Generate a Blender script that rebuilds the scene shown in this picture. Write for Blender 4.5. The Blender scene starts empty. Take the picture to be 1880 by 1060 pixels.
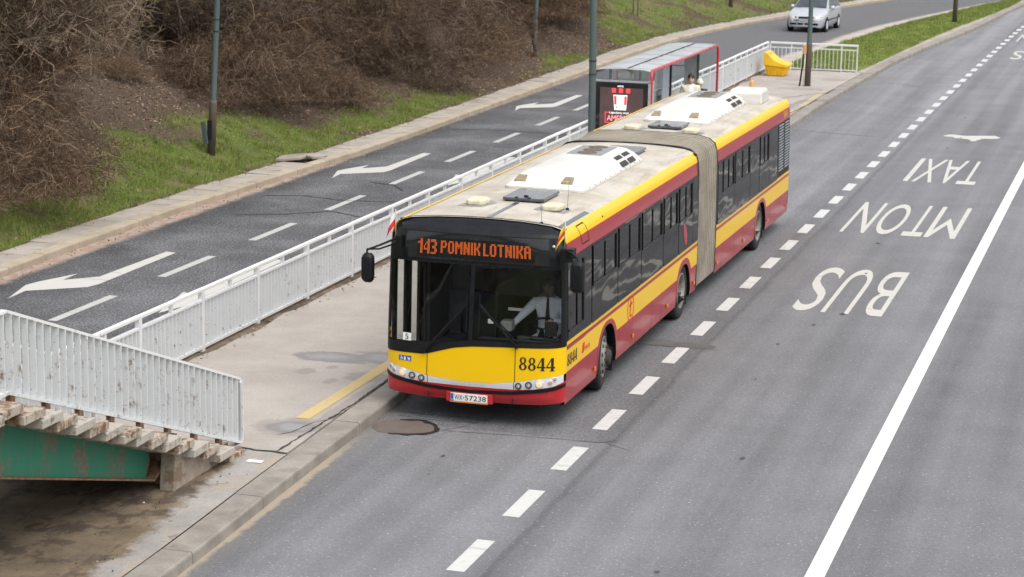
import bpy, math, random
from math import sin, cos, pi, radians, sqrt
from mathutils import Vector, Matrix, noise as mnoise
import numpy as np
random.seed(7)
SC = bpy.context.scene
COL = SC.collection
R = random.random
def U(a, b): return a + (b - a) * random.random()
def lerp(a, b, t): return a + (b - a) * t
def interp(tab, x):
    if x <= tab[0][0]: return tab[0][1]
    for (x0, y0), (x1, y1) in zip(tab, tab[1:]):
        if x <= x1: return y0 + (y1 - y0) * (x - x0) / (x1 - x0)
    return tab[-1][1]

# ------------------------------------------------------------------ materials
class G:
    """small wrapper round a node tree"""
    def __init__(s, name):
        s.m = bpy.data.materials.new(name); s.m.use_nodes = True
        s.nt = s.m.node_tree; s.nt.nodes.clear()
        s.out = s.nt.nodes.new('ShaderNodeOutputMaterial')
        s.b = s.nt.nodes.new('ShaderNodeBsdfPrincipled')
        s.nt.links.new(s.b.outputs[0], s.out.inputs[0])
    def node(s, t, **kw):
        n = s.nt.nodes.new(t)
        for k, v in kw.items(): setattr(n, k, v)
        return n
    def put(s, sock, v):
        if hasattr(v, 'is_linked') or isinstance(v, bpy.types.NodeSocket): s.nt.links.new(v, sock)
        elif isinstance(v, (tuple, list)) and len(v) == 3 and sock.type == 'RGBA': sock.default_value = (*v, 1)
        else: sock.default_value = v
    def set(s, k, v): s.put(s.b.inputs[k], v); return s
    def pos(s): return s.node('ShaderNodeNewGeometry').outputs['Position']
    def obj(s): return s.node('ShaderNodeTexCoord').outputs['Object']
    def scale(s, vec, sc):
        n = s.node('ShaderNodeMapping'); s.put(n.inputs[0], vec); n.inputs['Scale'].default_value = sc; return n.outputs[0]
    def xyz(s, vec):
        n = s.node('ShaderNodeSeparateXYZ'); s.put(n.inputs[0], vec); return n.outputs
    def comb(s, x, y, z):
        n = s.node('ShaderNodeCombineXYZ'); s.put(n.inputs[0], x); s.put(n.inputs[1], y); s.put(n.inputs[2], z); return n.outputs[0]
    def noise(s, vec, sc, det=2, rough=.5):
        n = s.node('ShaderNodeTexNoise'); s.put(n.inputs['Vector'], vec); n.inputs['Scale'].default_value = sc
        n.inputs['Detail'].default_value = det; n.inputs['Roughness'].default_value = rough; return n.outputs[0]
    def voro(s, vec, sc, out='Distance'):
        n = s.node('ShaderNodeTexVoronoi'); s.put(n.inputs['Vector'], vec); n.inputs['Scale'].default_value = sc; return n.outputs[out]
    def mth(s, op, a, b=0.0, clamp=False):
        n = s.node('ShaderNodeMath', operation=op); n.use_clamp = clamp
        s.put(n.inputs[0], a); s.put(n.inputs[1], b); return n.outputs[0]
    def step(s, v, a, b):
        """smooth 0..1 between a and b"""
        n = s.node('ShaderNodeMapRange'); n.interpolation_type = 'SMOOTHSTEP'
        s.put(n.inputs[0], v); n.inputs[1].default_value = a; n.inputs[2].default_value = b; return n.outputs[0]
    def mix(s, f, a, b, mode='MIX'):
        n = s.node('ShaderNodeMix', data_type='RGBA', blend_type=mode)
        s.put(n.inputs[0], f); s.put(n.inputs[6], a); s.put(n.inputs[7], b); return n.outputs[2]
    def bump(s, h, strength, dist=.01):
        n = s.node('ShaderNodeBump'); n.inputs['Strength'].default_value = strength; n.inputs['Distance'].default_value = dist
        s.put(n.inputs['Height'], h); s.put(s.b.inputs['Normal'], n.outputs[0]); return s
    def done(s): return s.m

def c3(v): return (v, v, v)
def plain(name, col, rough=.5, metal=0, var=.12, vs=6., bump=0, bs=40, coat=0, emit=None, estr=1, spec=None):
    g = G(name); p = g.obj()
    if var:
        f = g.noise(p, vs, 4, .6)
        f = g.step(f, .3, .7)
        lo = tuple(x * (1 - var) for x in col); hi = tuple(min(1, x * (1 + var)) for x in col)
        g.set('Base Color', g.mix(f, lo, hi))
        g.set('Roughness', g.mth('ADD', g.mth('MULTIPLY', f, .1), rough - .05))
    else:
        g.set('Base Color', col).set('Roughness', rough)
    g.set('Metallic', metal)
    if spec is not None: g.set('Specular IOR Level', spec)
    if coat: g.set('Coat Weight', coat).set('Coat Roughness', .06)
    if bump: g.bump(g.noise(p, bs, 3), bump)
    if emit: g.set('Emission Color', emit).set('Emission Strength', estr)
    return g.done()

def m_asphalt_main():
    g = G('asphalt_main'); p = g.pos(); x, y, z = g.xyz(p)
    band = g.noise(g.comb(g.mth('MULTIPLY', x, 1.1), g.mth('MULTIPLY', y, .035), 0.), 1., 2)
    band2 = g.noise(g.comb(g.mth('MULTIPLY', x, 3.1), g.mth('MULTIPLY', y, .06), 4.), 1., 2)
    v = g.mth('ADD', g.mth('MULTIPLY', g.step(band, .28, .72), .046), g.mth('MULTIPLY', g.step(band2, .3, .7), .016))
    big = g.noise(p, .6, 5, .65)
    v = g.mth('ADD', v, g.mth('MULTIPLY', g.step(big, .3, .7), .020))
    base = g.mth('ADD', g.mth('MULTIPLY', v, 1.35), .104)
    # the bus bay: older, coarser surfacing on its own side of a seam
    wob = g.mth('ADD', x, g.mth('MULTIPLY', g.noise(p, 1.2, 2), .12))
    bay = g.mth('MULTIPLY', g.mth('SUBTRACT', 1., g.step(wob, 2.12, 2.17)), g.step(g.mth('ADD', y, g.mth('MULTIPLY', g.noise(p, .8, 2), .25)), -.12, -.08))
    base = g.mth('MULTIPLY', base, g.mth('SUBTRACT', 1., g.mth('MULTIPLY', bay, .2)))
    seam = g.mth('MULTIPLY', g.step(wob, 2.08, 2.13), g.mth('SUBTRACT', 1., g.step(wob, 2.16, 2.24)))
    base = g.mth('MULTIPLY', base, g.mth('SUBTRACT', 1., g.mth('MULTIPLY', seam, .22)))
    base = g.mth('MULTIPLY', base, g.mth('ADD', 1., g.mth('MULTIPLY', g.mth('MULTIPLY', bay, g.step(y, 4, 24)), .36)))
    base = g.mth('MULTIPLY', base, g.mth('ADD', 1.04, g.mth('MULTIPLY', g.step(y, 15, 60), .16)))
    gr = g.noise(p, 36, 3, .8); gr2 = g.noise(p, 15, 2, .6)
    amp = g.mth('ADD', .8, g.mth('MULTIPLY', bay, .7))
    grain = g.mth('ADD', 1., g.mth('MULTIPLY', g.mth('SUBTRACT', g.mth('ADD', g.mth('MULTIPLY', gr, .7), g.mth('MULTIPLY', gr2, .3)), .5), g.mth('MULTIPLY', amp, 2.2)))
    base = g.mth('MULTIPLY', base, grain)
    spk = g.step(g.noise(p, 27, 1), .68, .73)
    base = g.mth('ADD', base, g.mth('MULTIPLY', spk, .2))
    col = g.comb(g.mth('MULTIPLY', base, .985), g.mth('MULTIPLY', base, .985), g.mth('MULTIPLY', base, 1.035))
    # sand washed along the gutter
    e = g.mth('ADD', g.mth('ADD', x, g.mth('MULTIPLY', y, .028)), g.mth('MULTIPLY', g.noise(p, 2.2, 4, .7), .30))
    sand = g.mth('SUBTRACT', 1., g.step(e, -1.02, -.93))
    sand = g.mth('MULTIPLY', sand, g.mth('SUBTRACT', 1., g.step(y, -2.6, -.4)))
    film = g.mth('MULTIPLY', g.mth('SUBTRACT', 1., g.step(e, -1.1, -.6)), .35)
    col = g.mix(film, col, (.17, .15, .125))
    col = g.mix(sand, col, g.mix(g.noise(p, 30, 3), (.27, .225, .175), (.40, .335, .26)))
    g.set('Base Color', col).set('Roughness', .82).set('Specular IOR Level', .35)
    g.bump(gr, .35, .012)
    return g.done()

def m_asphalt_side():
    g = G('asphalt_side'); p = g.pos(); x, y, z = g.xyz(p)
    big = g.noise(p, .55, 5, .65)
    d = g.mth('ADD', .085, g.mth('MULTIPLY', g.step(big, .35, .7), .07))
    kerbside = g.mth('SUBTRACT', 1., g.step(g.mth('ADD', x, g.mth('MULTIPLY', g.noise(p, .7, 3), 1.2)), -10.2, -8.9))
    d = g.mth('MULTIPLY', d, g.mth('SUBTRACT', 1., g.mth('MULTIPLY', kerbside, .38)))
    far = g.step(y, 36, 56)
    d = g.mth('ADD', g.mth('MULTIPLY', d, g.mth('SUBTRACT', 1., far)), g.mth('MULTIPLY', far, .125))
    gr = g.noise(p, 26, 3, .85)
    d = g.mth('MULTIPLY', d, g.mth('ADD', .12, g.mth('MULTIPLY', g.step(gr, .32, .7), 1.75)))
    spk = g.step(g.noise(p, 22, 1), .63, .69)
    d = g.mth('ADD', d, g.mth('MULTIPLY', spk, .15))
    col = g.comb(d, d, g.mth('MULTIPLY', d, 1.04))
    e = g.mth('ADD', x, g.mth('MULTIPLY', g.noise(p, 1.5, 3, .6), .36))
    sand = g.mth('SUBTRACT', 1., g.step(e, -10.66, -10.42))
    brick = g.mix(g.step(g.noise(p, 5, 3), .4, .6), (.33, .225, .18), (.36, .30, .25))
    sand = g.mth('MULTIPLY', sand, g.mth('SUBTRACT', 1., g.step(y, 50, 62)))
    col = g.mix(sand, col, brick)
    g.set('Base Color', col).set('Roughness', .85).set('Specular IOR Level', .3)
    g.bump(gr, .5, .015)
    return g.done()

def m_mottled(name, lo, hi, stain=None, sc=1.5, grain=.25, gs=45, rough=.85, bump=.25, thr=(.55, .75)):
    g = G(name); p = g.pos()
    f = g.step(g.noise(p, sc, 5, .62), .32, .7)
    col = g.mix(f, lo, hi)
    gr = g.noise(p, gs, 3, .7)
    k = g.mth('ADD', 1 - grain, g.mth('MULTIPLY', gr, grain * 2))
    col = g.mix(1., col, g.comb(k, k, k), 'MULTIPLY')
    if stain:
        s = g.step(g.noise(g.scale(p, (1, .6, 1)), sc * .9, 4, .7), *thr)
        col = g.mix(g.mth('MULTIPLY', s, .75), col, stain)
    g.set('Base Color', col).set('Roughness', rough)
    if bump: g.bump(gr, bump, .01)
    return g.done()

def m_platform():
    g = G('platform_concrete'); p = g.pos(); x, y, z = g.xyz(p)
    f = g.step(g.noise(p, .8, 5, .62), .32, .7)
    col = g.mix(f, (.335, .30, .268), (.405, .368, .332))
    gr = g.noise(p, 34, 3, .75); k = g.mth('ADD', .72, g.mth('MULTIPLY', gr, .56))
    col = g.mix(1., col, g.comb(k, k, k), 'MULTIPLY')
    n = g.mth('MULTIPLY', g.mth('SUBTRACT', g.noise(p, 3.2, 5, .7), .5), 1.5)
    def spot(cx, cy, rx, ry):
        a = g.mth('DIVIDE', g.mth('SUBTRACT', x, cx), rx); b = g.mth('DIVIDE', g.mth('SUBTRACT', y, cy), ry)
        d = g.mth('SQRT', g.mth('ADD', g.mth('MULTIPLY', a, a), g.mth('MULTIPLY', b, b)))
        return g.mth('ADD', d, n)
    def many(L):
        m = None
        for s in L: v = spot(*s); m = v if m is None else g.mth('MINIMUM', m, v)
        return m
    wet = many([(-2.95, 2.5, .62, .36), (-2.2, 2.75, .55, .40), (-1.97, -1.45, .36, .30), (-1.95, 38.8, .33, 2.6)])
    dry = many([(-2.0, 1.5, .42, .32), (-3.0, 1.55, .17, .2), (-2.72, 1.9, .12, .16), (-2.45, 1.05, .1, .2), (-2.4, 4.3, .16, .3), (-2.15, 4.9, .12, .3), (-2.6, 44.2, .9, .55), (-3.3, 47.0, .8, .5), (-3.9, 40.5, .6, 1.2), (-1.75, -.2, .1, 1.6), (-2.1, 47.6, .5, .5), (-1.98, -1.45, .62, .5)])
    col = g.mix(g.mth('MULTIPLY', g.mth('SUBTRACT', 1., g.step(dry, .7, 1.05)), .62), col, (.25, .225, .205))
    wm = g.mth('SUBTRACT', 1., g.step(wet, .82, 1.05))
    col = g.mix(g.mth('MULTIPLY', wm, .9), col, g.mix(g.mth('SUBTRACT', 1., g.step(wet, .2, .8)), (.20, .185, .175), (.27, .268, .272)))
    g.set('Base Color', col).set('Roughness', g.mth('SUBTRACT', .9, g.mth('MULTIPLY', wm, .45)))
    g.bump(gr, .2, .01)
    return g.done()

def m_path():
    g = G('old_asphalt_path'); p = g.pos(); x, y, z = g.xyz(p)
    f = g.step(g.noise(p, 1.3, 5, .65), .32, .68)
    col = g.mix(f, (.27, .252, .235), (.36, .34, .315))
    gr = g.noise(p, 34, 3, .75); k = g.mth('ADD', .7, g.mth('MULTIPLY', gr, .6))
    sandy = g.step(g.noise(g.scale(p, (1, .5, 1)), 1.7, 5, .72), .50, .60)
    col = g.mix(g.mth('MULTIPLY', sandy, .8), col, (.36, .30, .235))
    dirt = g.mix(g.step(g.noise(p, 1.6, 5, .62), .32, .7), (.125, .092, .060), (.215, .162, .108))
    ds_ = g.step(g.noise(p, 1.9 * .9, 4, .7), .5, .6); dirt = g.mix(g.mth('MULTIPLY', ds_, .75), dirt, (.055, .04, .028))
    trk = g.step(g.noise(g.scale(p, (2.6, .35, 1)), 1.5, 5, .75), .56, .62); dirt = g.mix(g.mth('MULTIPLY', trk, .55), dirt, (.05, .038, .028))
    t = g.mth('ADD', g.mth('ADD', x, 2.02), g.mth('MULTIPLY', g.mth('ADD', y, 3.), .09))
    t = g.mth('ADD', t, g.mth('MULTIPLY', g.mth('SUBTRACT', g.noise(p, 2.2, 6, .75), .5), .9))
    col = g.mix(g.step(t, -.14, .06), dirt, col)
    damp = g.step(g.noise(p, 2.6, 5, .7), .60, .66)
    col = g.mix(g.mth('MULTIPLY', g.mth('MULTIPLY', damp, .7), g.mth('SUBTRACT', 1., g.step(t, .15, .5))), col, (.10, .08, .062))
    col = g.mix(1., col, g.comb(k, k, k), 'MULTIPLY')
    g.set('Base Color', col).set('Roughness', .92); g.bump(gr, .4, .012)
    return g.done()

def m_paint_mark(name, col, road, wear=.5, lines=True, fade=None):
    g = G(name); p = g.pos()
    n = g.noise(p, 13, 6, .8)
    w = g.step(n, wear + .10, wear + .2)
    big = g.step(g.noise(p, 1.3, 3), .42, .68)
    w = g.mth('MULTIPLY', w, g.mth('ADD', .25, g.mth('MULTIPLY', big, .75)))
    if fade:
        y = g.xyz(p)[1]; fd = g.mth('MULTIPLY', g.step(y, *fade), g.step(g.noise(p, 1.1, 5, .7), .36, .55)); w = g.mth('MAXIMUM', w, fd)
    if lines:
        ln = g.noise(g.scale(p, (.5, 3.2, 1)), 1.8, 3)
        w = g.mth('MAXIMUM', w, g.mth('MULTIPLY', g.step(ln, .64, .68), .34))
    dirt = g.mth('MULTIPLY', g.step(g.noise(p, 5, 4, .7), .35, .75), .18)
    cc = g.mix(dirt, col, (.42, .4, .36))
    g.set('Base Color', g.mix(w, cc, road)).set('Roughness', .7)
    return g.done()

def m_rusty(name, paint, rust=(.17, .075, .03), amount=.55, sc=5., streak=True, zlow=None, dark=(.07, .035, .02)):
    g = G(name); p = g.pos(); x, y, z = g.xyz(p)
    n = g.noise(p, sc, 5, .7)
    if streak:
        st = g.noise(g.comb(g.mth('MULTIPLY', x, 9.), g.mth('MULTIPLY', y, 9.), g.mth('MULTIPLY', z, .9)), 1., 4, .7)
        n = g.mth('ADD', g.mth('MULTIPLY', n, .55), g.mth('MULTIPLY', st, .45))
    f = g.step(n, amount, amount + .13)
    fine = g.step(g.noise(p, 26, 3, .7), .63, .69)
    f = g.mth('MAXIMUM', f, g.mth('MULTIPLY', fine, g.step(n, amount - .13, amount - .02)))
    rc = g.mix(g.noise(p, 18, 3), dark, rust)
    pc = g.mix(g.noise(p, 3, 4), tuple(c * .86 for c in paint), paint)
    g.set('Base Color', g.mix(f, pc, rc)).set('Roughness', .62)
    g.bump(g.noise(p, 30, 3), .15, .005)
    return g.done()

def m_glass(name, tint, refl_boost=1., rough=.0, wave=0.):
    """thin pane: tinted see-through with mirror reflection by angle"""
    g = G(name)
    fr = g.node('ShaderNodeFresnel'); fr.inputs[0].default_value = 1.5
    gl = g.node('ShaderNodeBsdfGlossy'); gl.inputs['Roughness'].default_value = rough
    tr = g.node('ShaderNodeBsdfTransparent'); tr.inputs[0].default_value = (*tint, 1)
    mx = g.node('ShaderNodeMixShader')
    g.put(mx.inputs[0], g.mth('MULTIPLY', fr.outputs[0], refl_boost, True)); g.put(mx.inputs[1], tr.outputs[0]); g.put(mx.inputs[2], gl.outputs[0])
    if wave:
        bp = g.node('ShaderNodeBump'); bp.inputs['Strength'].default_value = wave; bp.inputs['Distance'].default_value = .05
        g.put(bp.inputs['Height'], g.noise(g.scale(g.obj(), (1, .8, 1.7)), 1.7, 1)); g.put(gl.inputs['Normal'], bp.outputs[0]); g.put(fr.inputs['Normal'], bp.outputs[0])
    g.put(g.out.inputs[0], mx.outputs[0])
    return g.done()

def m_darkglass(name):
    g = G(name)
    g.set('Base Color', (.011, .012, .013)).set('Roughness', .035).set('IOR', 1.52)
    h = g.noise(g.scale(g.obj(), (1, .8, 1.7)), 1.7, 1)
    g.bump(h, .13, .035)
    return g.done()

def m_buspaint(name, col, dirt=(.3, .25, .22), coat=.5):
    g = G(name); p = g.obj(); x, y, z = g.xyz(p)
    f = g.noise(p, 2.2, 4, .6)
    low = g.mth('SUBTRACT', 1., g.step(g.mth('ADD', z, g.mth('MULTIPLY', f, .5)), .45, 1.05))
    sp = g.mth('ADD', .015, g.mth('MULTIPLY', low, .14))
    g.set('Base Color', g.mix(sp, col, dirt)).set('Roughness', .28)
    g.set('Coat Weight', coat).set('Coat Roughness', .06).set('Specular IOR Level', .25)
    g.bump(g.noise(p, 1.6, 1), .05, .03)
    return g.done()

def m_roof(name):
    g = G(name); p = g.obj()
    f = g.step(g.noise(p, 1.1, 6, .7), .38, .68)
    col = g.mix(f, (.53, .49, .42), (.40, .35, .285))
    st = g.step(g.noise(g.scale(p, (5, .5, 1)), 1.6, 5, .75), .5, .72)
    col = g.mix(g.mth('MULTIPLY', st, .55), col, (.27, .23, .185))
    sc = g.step(g.noise(g.scale(p, (.6, 4, 1)), 2.4, 4, .8), .62, .7)
    col = g.mix(g.mth('MULTIPLY', sc, .5), col, (.72, .70, .66))
    g.set('Base Color', col).set('Roughness', .6)
    return g.done()

def m_bank():
    g = G('bank_soil'); p = g.pos()
    at = g.node('ShaderNodeAttribute', attribute_name='grass').outputs['Fac']
    n = g.noise(p, 3.0, 6, .75)
    f = g.step(g.mth('ADD', at, g.mth('MULTIPLY', g.mth('SUBTRACT', n, .5), 1.3)), .36, .62)
    n2 = g.noise(p, 14, 4, .7)
    green = g.mix(g.step(n2, .3, .7), (.055, .09, .02), (.16, .19, .05))
    green = g.mix(g.step(g.noise(p, .9, 4), .45, .62), green, (.15, .14, .06))
    soil = g.mix(g.step(g.noise(p, 22, 4, .8), .35, .7), (.058, .042, .031), (.15, .11, .082))
    soil = g.mix(g.step(g.voro(p, 9.), .0, .25), (.27, .20, .15), soil)
    g.set('Base Color', g.mix(f, soil, green)).set('Roughness', .95).set('Specular IOR Level', .1)
    g.bump(n2, .8, .06)
    return g.done()

def m_grass_ground():
    g = G('grass_ground'); p = g.pos()
    n2 = g.noise(p, 9, 5, .75)
    green = g.mix(g.step(n2, .3, .7), (.11, .155, .035), (.25, .30, .08))
    green = g.mix(g.mth('MULTIPLY', g.step(g.noise(p, .35, 4, .6), .48, .66), .7), green, (.20, .185, .08))
    g.set('Base Color', green).set('Roughness', .95).set('Specular IOR Level', .1)
    g.bump(n2, .9, .06)
    return g.done()

def m_varied(name, a, b, rough=.9, per='Random', sub=0):
    """leaf / blade / twig colour varied from piece to piece"""
    g = G(name)
    r = g.node('ShaderNodeNewGeometry').outputs['Random Per Island']
    g.set('Base Color', g.mix(r, a, b)).set('Roughness', rough).set('Specular IOR Level', .15)
    return g.done()

def m_twig(name, a, b):
    g = G(name)
    r = g.node('ShaderNodeNewGeometry').outputs['Random Per Island']
    o = g.node('ShaderNodeObjectInfo').outputs['Random']
    cc = g.mix(g.mth('POWER', r, 3.2), a, b)
    k = g.mth('ADD', .75, g.mth('MULTIPLY', o, .5))
    g.set('Base Color', g.mix(1., cc, g.comb(k, k, k), 'MULTIPLY')).set('Roughness', .9).set('Specular IOR Level', .1)
    return g.done()

MT = {}
MT['asphalt'] = m_asphalt_main(); MT['asphalt2'] = m_asphalt_side()
MT['edging'] = m_mottled('edging_concrete', (.37, .325, .28), (.47, .42, .37), (.27, .24, .21), .8, .18, 50, .9, .2, (.6, .8))
MT['platform'] = m_platform()
MT['strip'] = m_path()
MT['dirt'] = m_mottled('packed_dirt', (.125, .092, .060), (.215, .162, .108), (.055, .04, .028), 1.9, .45, 16, .95, .7, (.5, .6))
MT['kerb'] = m_mottled('kerb_stone', (.225, .20, .175), (.315, .285, .25), (.12, .10, .085), 2.6, .25, 45, .9, .3, (.58, .75))
MT['kerb_sand'] = m_mottled('kerb_sandstone', (.34, .28, .205), (.43, .365, .28), (.25, .205, .155), 1.6, .25, 40, .9, .3, (.58, .75))
MT['slab'] = m_mottled('pavement_slab', (.30, .265, .225), (.40, .36, .31), (.2, .17, .13), 1.2, .25, 40, .92, .3, (.55, .75))
MT['crack'] = plain('crack_fill', (.045, .04, .036), .95, var=.3)
MT['hair_crack'] = plain('hair_crack', (.065, .063, .062), .95, var=.3)
MT['tar'] = plain('tar', (.018, .018, .02), .55, var=.3, vs=20)
MT['patch'] = m_mottled('patch_asphalt', (.115, .09, .078), (.15, .12, .105), None, 2, .3, 45, .9, .4)
MT['patch_dark'] = m_mottled('patch_band', (.09, .087, .085), (.125, .12, .116), None, 3, .4, 40, .9, .4)
MT['wet'] = m_mottled('damp_patch', (.19, .175, .165), (.25, .235, .225), None, 1.5, .15, 50, .42, .1)
MT['wet2'] = m_mottled('damp_stain', (.24, .215, .195), (.30, .27, .245), None, 1.5, .15, 50, .7, .1)
MT['white_mark'] = m_paint_mark('white_road_paint', (.56, .56, .545), (.20, .20, .20), .445)
MT['white_clean'] = m_paint_mark('fresh_white_road_paint', (.70, .70, .69), (.36, .36, .36), .58, False)
MT['letter_mark'] = m_paint_mark('lettering_paint', (.52, .505, .47), (.22, .22, .22), .465)
MT['arrow_mark'] = m_paint_mark('arrow_paint', (.52, .51, .475), (.22, .22, .22), .52)
MT['dash_mark'] = m_paint_mark('worn_dash_paint', (.46, .455, .435), (.17, .17, .17), .45)
MT['yellow_mark'] = m_paint_mark('yellow_line_paint', (.55, .41, .17), (.36, .31, .24), .425, True, (24, 38))
MT['fence'] = m_rusty('fence_white_paint', (.74, .755, .765), (.36, .30, .23), .56, 6)
MT['fence_rail'] = m_rusty('rail_white_paint', (.80, .80, .795), (.36, .30, .23), .60, 6)
MT['balus'] = m_rusty('balustrade_paint', (.69, .71, .72), (.36, .25, .15), .53, 7.)
MT['tread_rust'] = m_rusty('rusty_tread', (.46, .40, .33), (.27, .145, .07), .45, 13)
MT['tread'] = m_rusty('worn_tread', (.46, .425, .37), (.26, .16, .085), .51, 12)
MT['rust'] = m_rusty('rusty_steel', (.22, .14, .09), (.19, .085, .035), .45, 8)
MT['girder'] = m_rusty('green_girder_paint', (.03, .225, .135), (.30, .23, .175), .505, 2.2)
MT['abut'] = m_mottled('abutment_concrete', (.27, .225, .175), (.40, .35, .29), (.15, .10, .06), 2.8, .35, 30, .92, .6, (.50, .64))
MT['bank'] = m_bank(); MT['lawn'] = m_grass_ground()
MT['blade'] = m_varied('grass_blade', (.09, .155, .028), (.27, .345, .08))
MT['blade_dry'] = m_varied('grass_blade_dry', (.12, .125, .04), (.30, .26, .11))
MT['leaf'] = m_varied('dead_leaf', (.13, .08, .052), (.40, .28, .20))
MT['bud'] = m_varied('young_leaf', (.09, .13, .02), (.20, .24, .05))
MT['twig'] = m_twig('twig_bark', (.068, .044, .030), (.33, .245, .175))
MT['twig_red'] = m_twig('twig_russet', (.075, .045, .029), (.34, .235, .155))
MT['twig_grey'] = m_twig('twig_grey', (.062, .045, .034), (.34, .27, .215))
MT['bark'] = plain('tree_bark', (.215, .165, .115), .9, var=.35, vs=12, bump=.4, bs=30)
MT['pole'] = m_rusty('lamp_paint', (.075, .108, .108), (.17, .12, .08), .66, 3)
MT['pole_base'] = m_rusty('lamp_base_rust', (.105, .088, .074), (.15, .095, .06), .5, 6)
MT['galv'] = plain('galvanised', (.42, .43, .44), .45, .6)
MT['black'] = plain('black_plastic', (.008, .0085, .009), .45, var=.2, spec=.25)
MT['blackgloss'] = plain('black_gloss', (.010, .0105, .0115), .12, var=0, coat=.3)
MT['charcoal'] = plain('charcoal_paint', (.008, .009, .011), .3, var=.15, spec=.28)
MT['rubber'] = plain('tyre_rubber', (.022, .021, .020), .85, var=.3, vs=12)
MT['rim'] = plain('steel_rim', (.27, .255, .225), .5, .35, var=.25, vs=8)
MT['rim_dark'] = plain('rim_dark_grey', (.04, .037, .034), .8)  # plain dark grey for hubs, rim holes, vent slots, bezels and bands
MT['red'] = m_buspaint('bus_red', (.36, .007, .02), (.3, .25, .22), .28); MT['bred'] = m_buspaint('bumper_red', (.48, .003, .011), (.3, .25, .22), .25)
MT['yel'] = m_buspaint('bus_yellow', (.88, .535, .0), (.5, .36, .12), .2); MT['roof'] = m_roof('bus_roof_dirt')
MT['dglass'] = m_darkglass('dark_side_glass'); MT['tglass'] = m_glass('tinted_side_glass', (.20, .21, .22), 1., .035, .09)
MT['wscreen'] = m_glass('windscreen_glass', (.95, .96, .95), .5)
MT['clear'] = m_glass('shelter_glass', (.86, .90, .90), 1.)
MT['acwhite'] = plain('ac_white', (.64, .625, .585), .4, var=.10, vs=2.2)
MT['cream'] = plain('cream_plastic', (.66, .58, .42), .6, var=.15)
MT['tan'] = plain('tan_grille', (.27, .22, .14), .7, var=.3, vs=20)
MT['fanbrown'] = plain('fan_grille', (.12, .095, .075), .7, var=.4, vs=30)
MT['hatch'] = plain('hatch_grey', (.055, .062, .072), .25, var=.15, coat=.4)
MT['greyp'] = plain('grey_plastic', (.25, .25, .25), .5)
MT['silver'] = plain('silver_paint', (.66, .67, .69), .42, .1, var=.03)
MT['slat'] = plain('louvre_slat', (.38, .40, .43), .45, .2)
MT['bellow'] = m_mottled('bellows_fabric', (.255, .225, .175), (.35, .31, .25), (.19, .16, .12), 1.5, .3, 25, .9, .3)
MT['lamp_on'] = plain('lamp_lit', (.7, .5, .3), .2, var=0, emit=(1, .66, .34), estr=.34)
MT['lamp_off'] = plain('lamp_lens', (.23, .24, .25), .08, .4, var=.2)
MT['amber'] = plain('amber_lens', (.72, .20, .03), .2, var=.1)
MT['amber2'] = plain('indicator_lens', (.46, .29, .22), .12, var=.1)
MT['led'] = plain('led_orange', (.12, .02, .002), .6, var=0, emit=(1, .165, .008), estr=.5)
MT['plate'] = plain('plate_white', (.78, .78, .76), .4, var=.04)
MT['blue'] = plain('sign_blue', (.03, .12, .38), .4, var=.05)
MT['ink'] = plain('black_ink', (.012, .011, .010), .5, var=0)
MT['seam'] = plain('panel_gap', (.02, .015, .01), .8, var=0)
MT['interior'] = plain('bus_interior', (.055, .057, .058), .7, var=.2)
MT['seat'] = plain('seat_cloth', (.03, .03, .045), .9, var=.3)
MT['dash'] = plain('dashboard', (.045, .047, .05), .45, var=.2)
MT['visor'] = m_glass('visor_film', (.30, .31, .33), .6)
MT['paper'] = plain('white_paper', (.80, .80, .78), .7, var=.05)
MT['skin'] = plain('skin', (.60, .40, .31), .55, var=.08)
MT['shirt'] = plain('pale_blue_shirt', (.80, .85, .93), .8, var=.08, vs=9)
MT['tie'] = plain('dark_tie', (.02, .02, .03), .7, var=.3, vs=60)
MT['trouser'] = plain('dark_trousers', (.03, .03, .04), .85)
MT['hair'] = plain('dark_hair', (.022, .014, .010), .6, var=.3, vs=25)
MT['jacket'] = plain('cream_jacket', (.68, .62, .49), .8, var=.12, vs=7)
MT['tshirt'] = plain('white_tshirt', (.82, .82, .82), .8, var=.06)
MT['knit'] = plain('cream_knit', (.70, .66, .58), .95, var=.15, vs=40, bump=.6, bs=60)
MT['darkcoat'] = plain('dark_coat', (.035, .03, .035), .85)
MT['shred'] = plain('shelter_red', (.54, .02, .03), .3, var=.06, coat=.4)
MT['shroof'] = m_mottled('shelter_roof', (.33, .345, .355), (.44, .455, .465), (.26, .265, .26), .9, .1, 20, .35, 0, (.55, .8))
MT['shgrey'] = plain('shelter_grey', (.42, .44, .45), .4, .3)
MT['poster'] = plain('pale_poster', (.55, .60, .70), .5, var=.08)
MT['screen'] = plain('ad_screen', (.03, .018, .018), .15, var=.5, vs=2.5, emit=(.055, .034, .034), estr=1.)
MT['ad_red'] = plain('ad_red_glow', (.8, .05, .06), .4, var=0, emit=(1, .05, .06), estr=.75)
MT['ad_white'] = plain('ad_white_glow', (.85, .85, .85), .4, var=0, emit=(1, 1, 1), estr=.65)
MT['ad_pink'] = plain('ad_pink_glow', (.9, .3, .32), .4, var=0, emit=(1, .3, .32), estr=.8)
MT['bin'] = plain('grit_bin_yellow', (.85, .50, .015), .45, var=.12, vs=3)
MT['orange'] = plain('faded_orange', (.62, .34, .13), .7, var=.15)
MT['carpaint'] = plain('car_silver', (.52, .545, .585), .3, .25, var=0, coat=.6)
MT['carglass'] = plain('car_glass', (.055, .065, .075), .04, var=.3, vs=2)
MT['wood'] = plain('stick_wood', (.6, .5, .36), .7)
MT['flagwhite'] = plain('flag_white', (.85, .85, .85), .8, var=.05)
MT['flagred'] = plain('flag_red', (.68, .02, .035), .8, var=.08)
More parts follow.
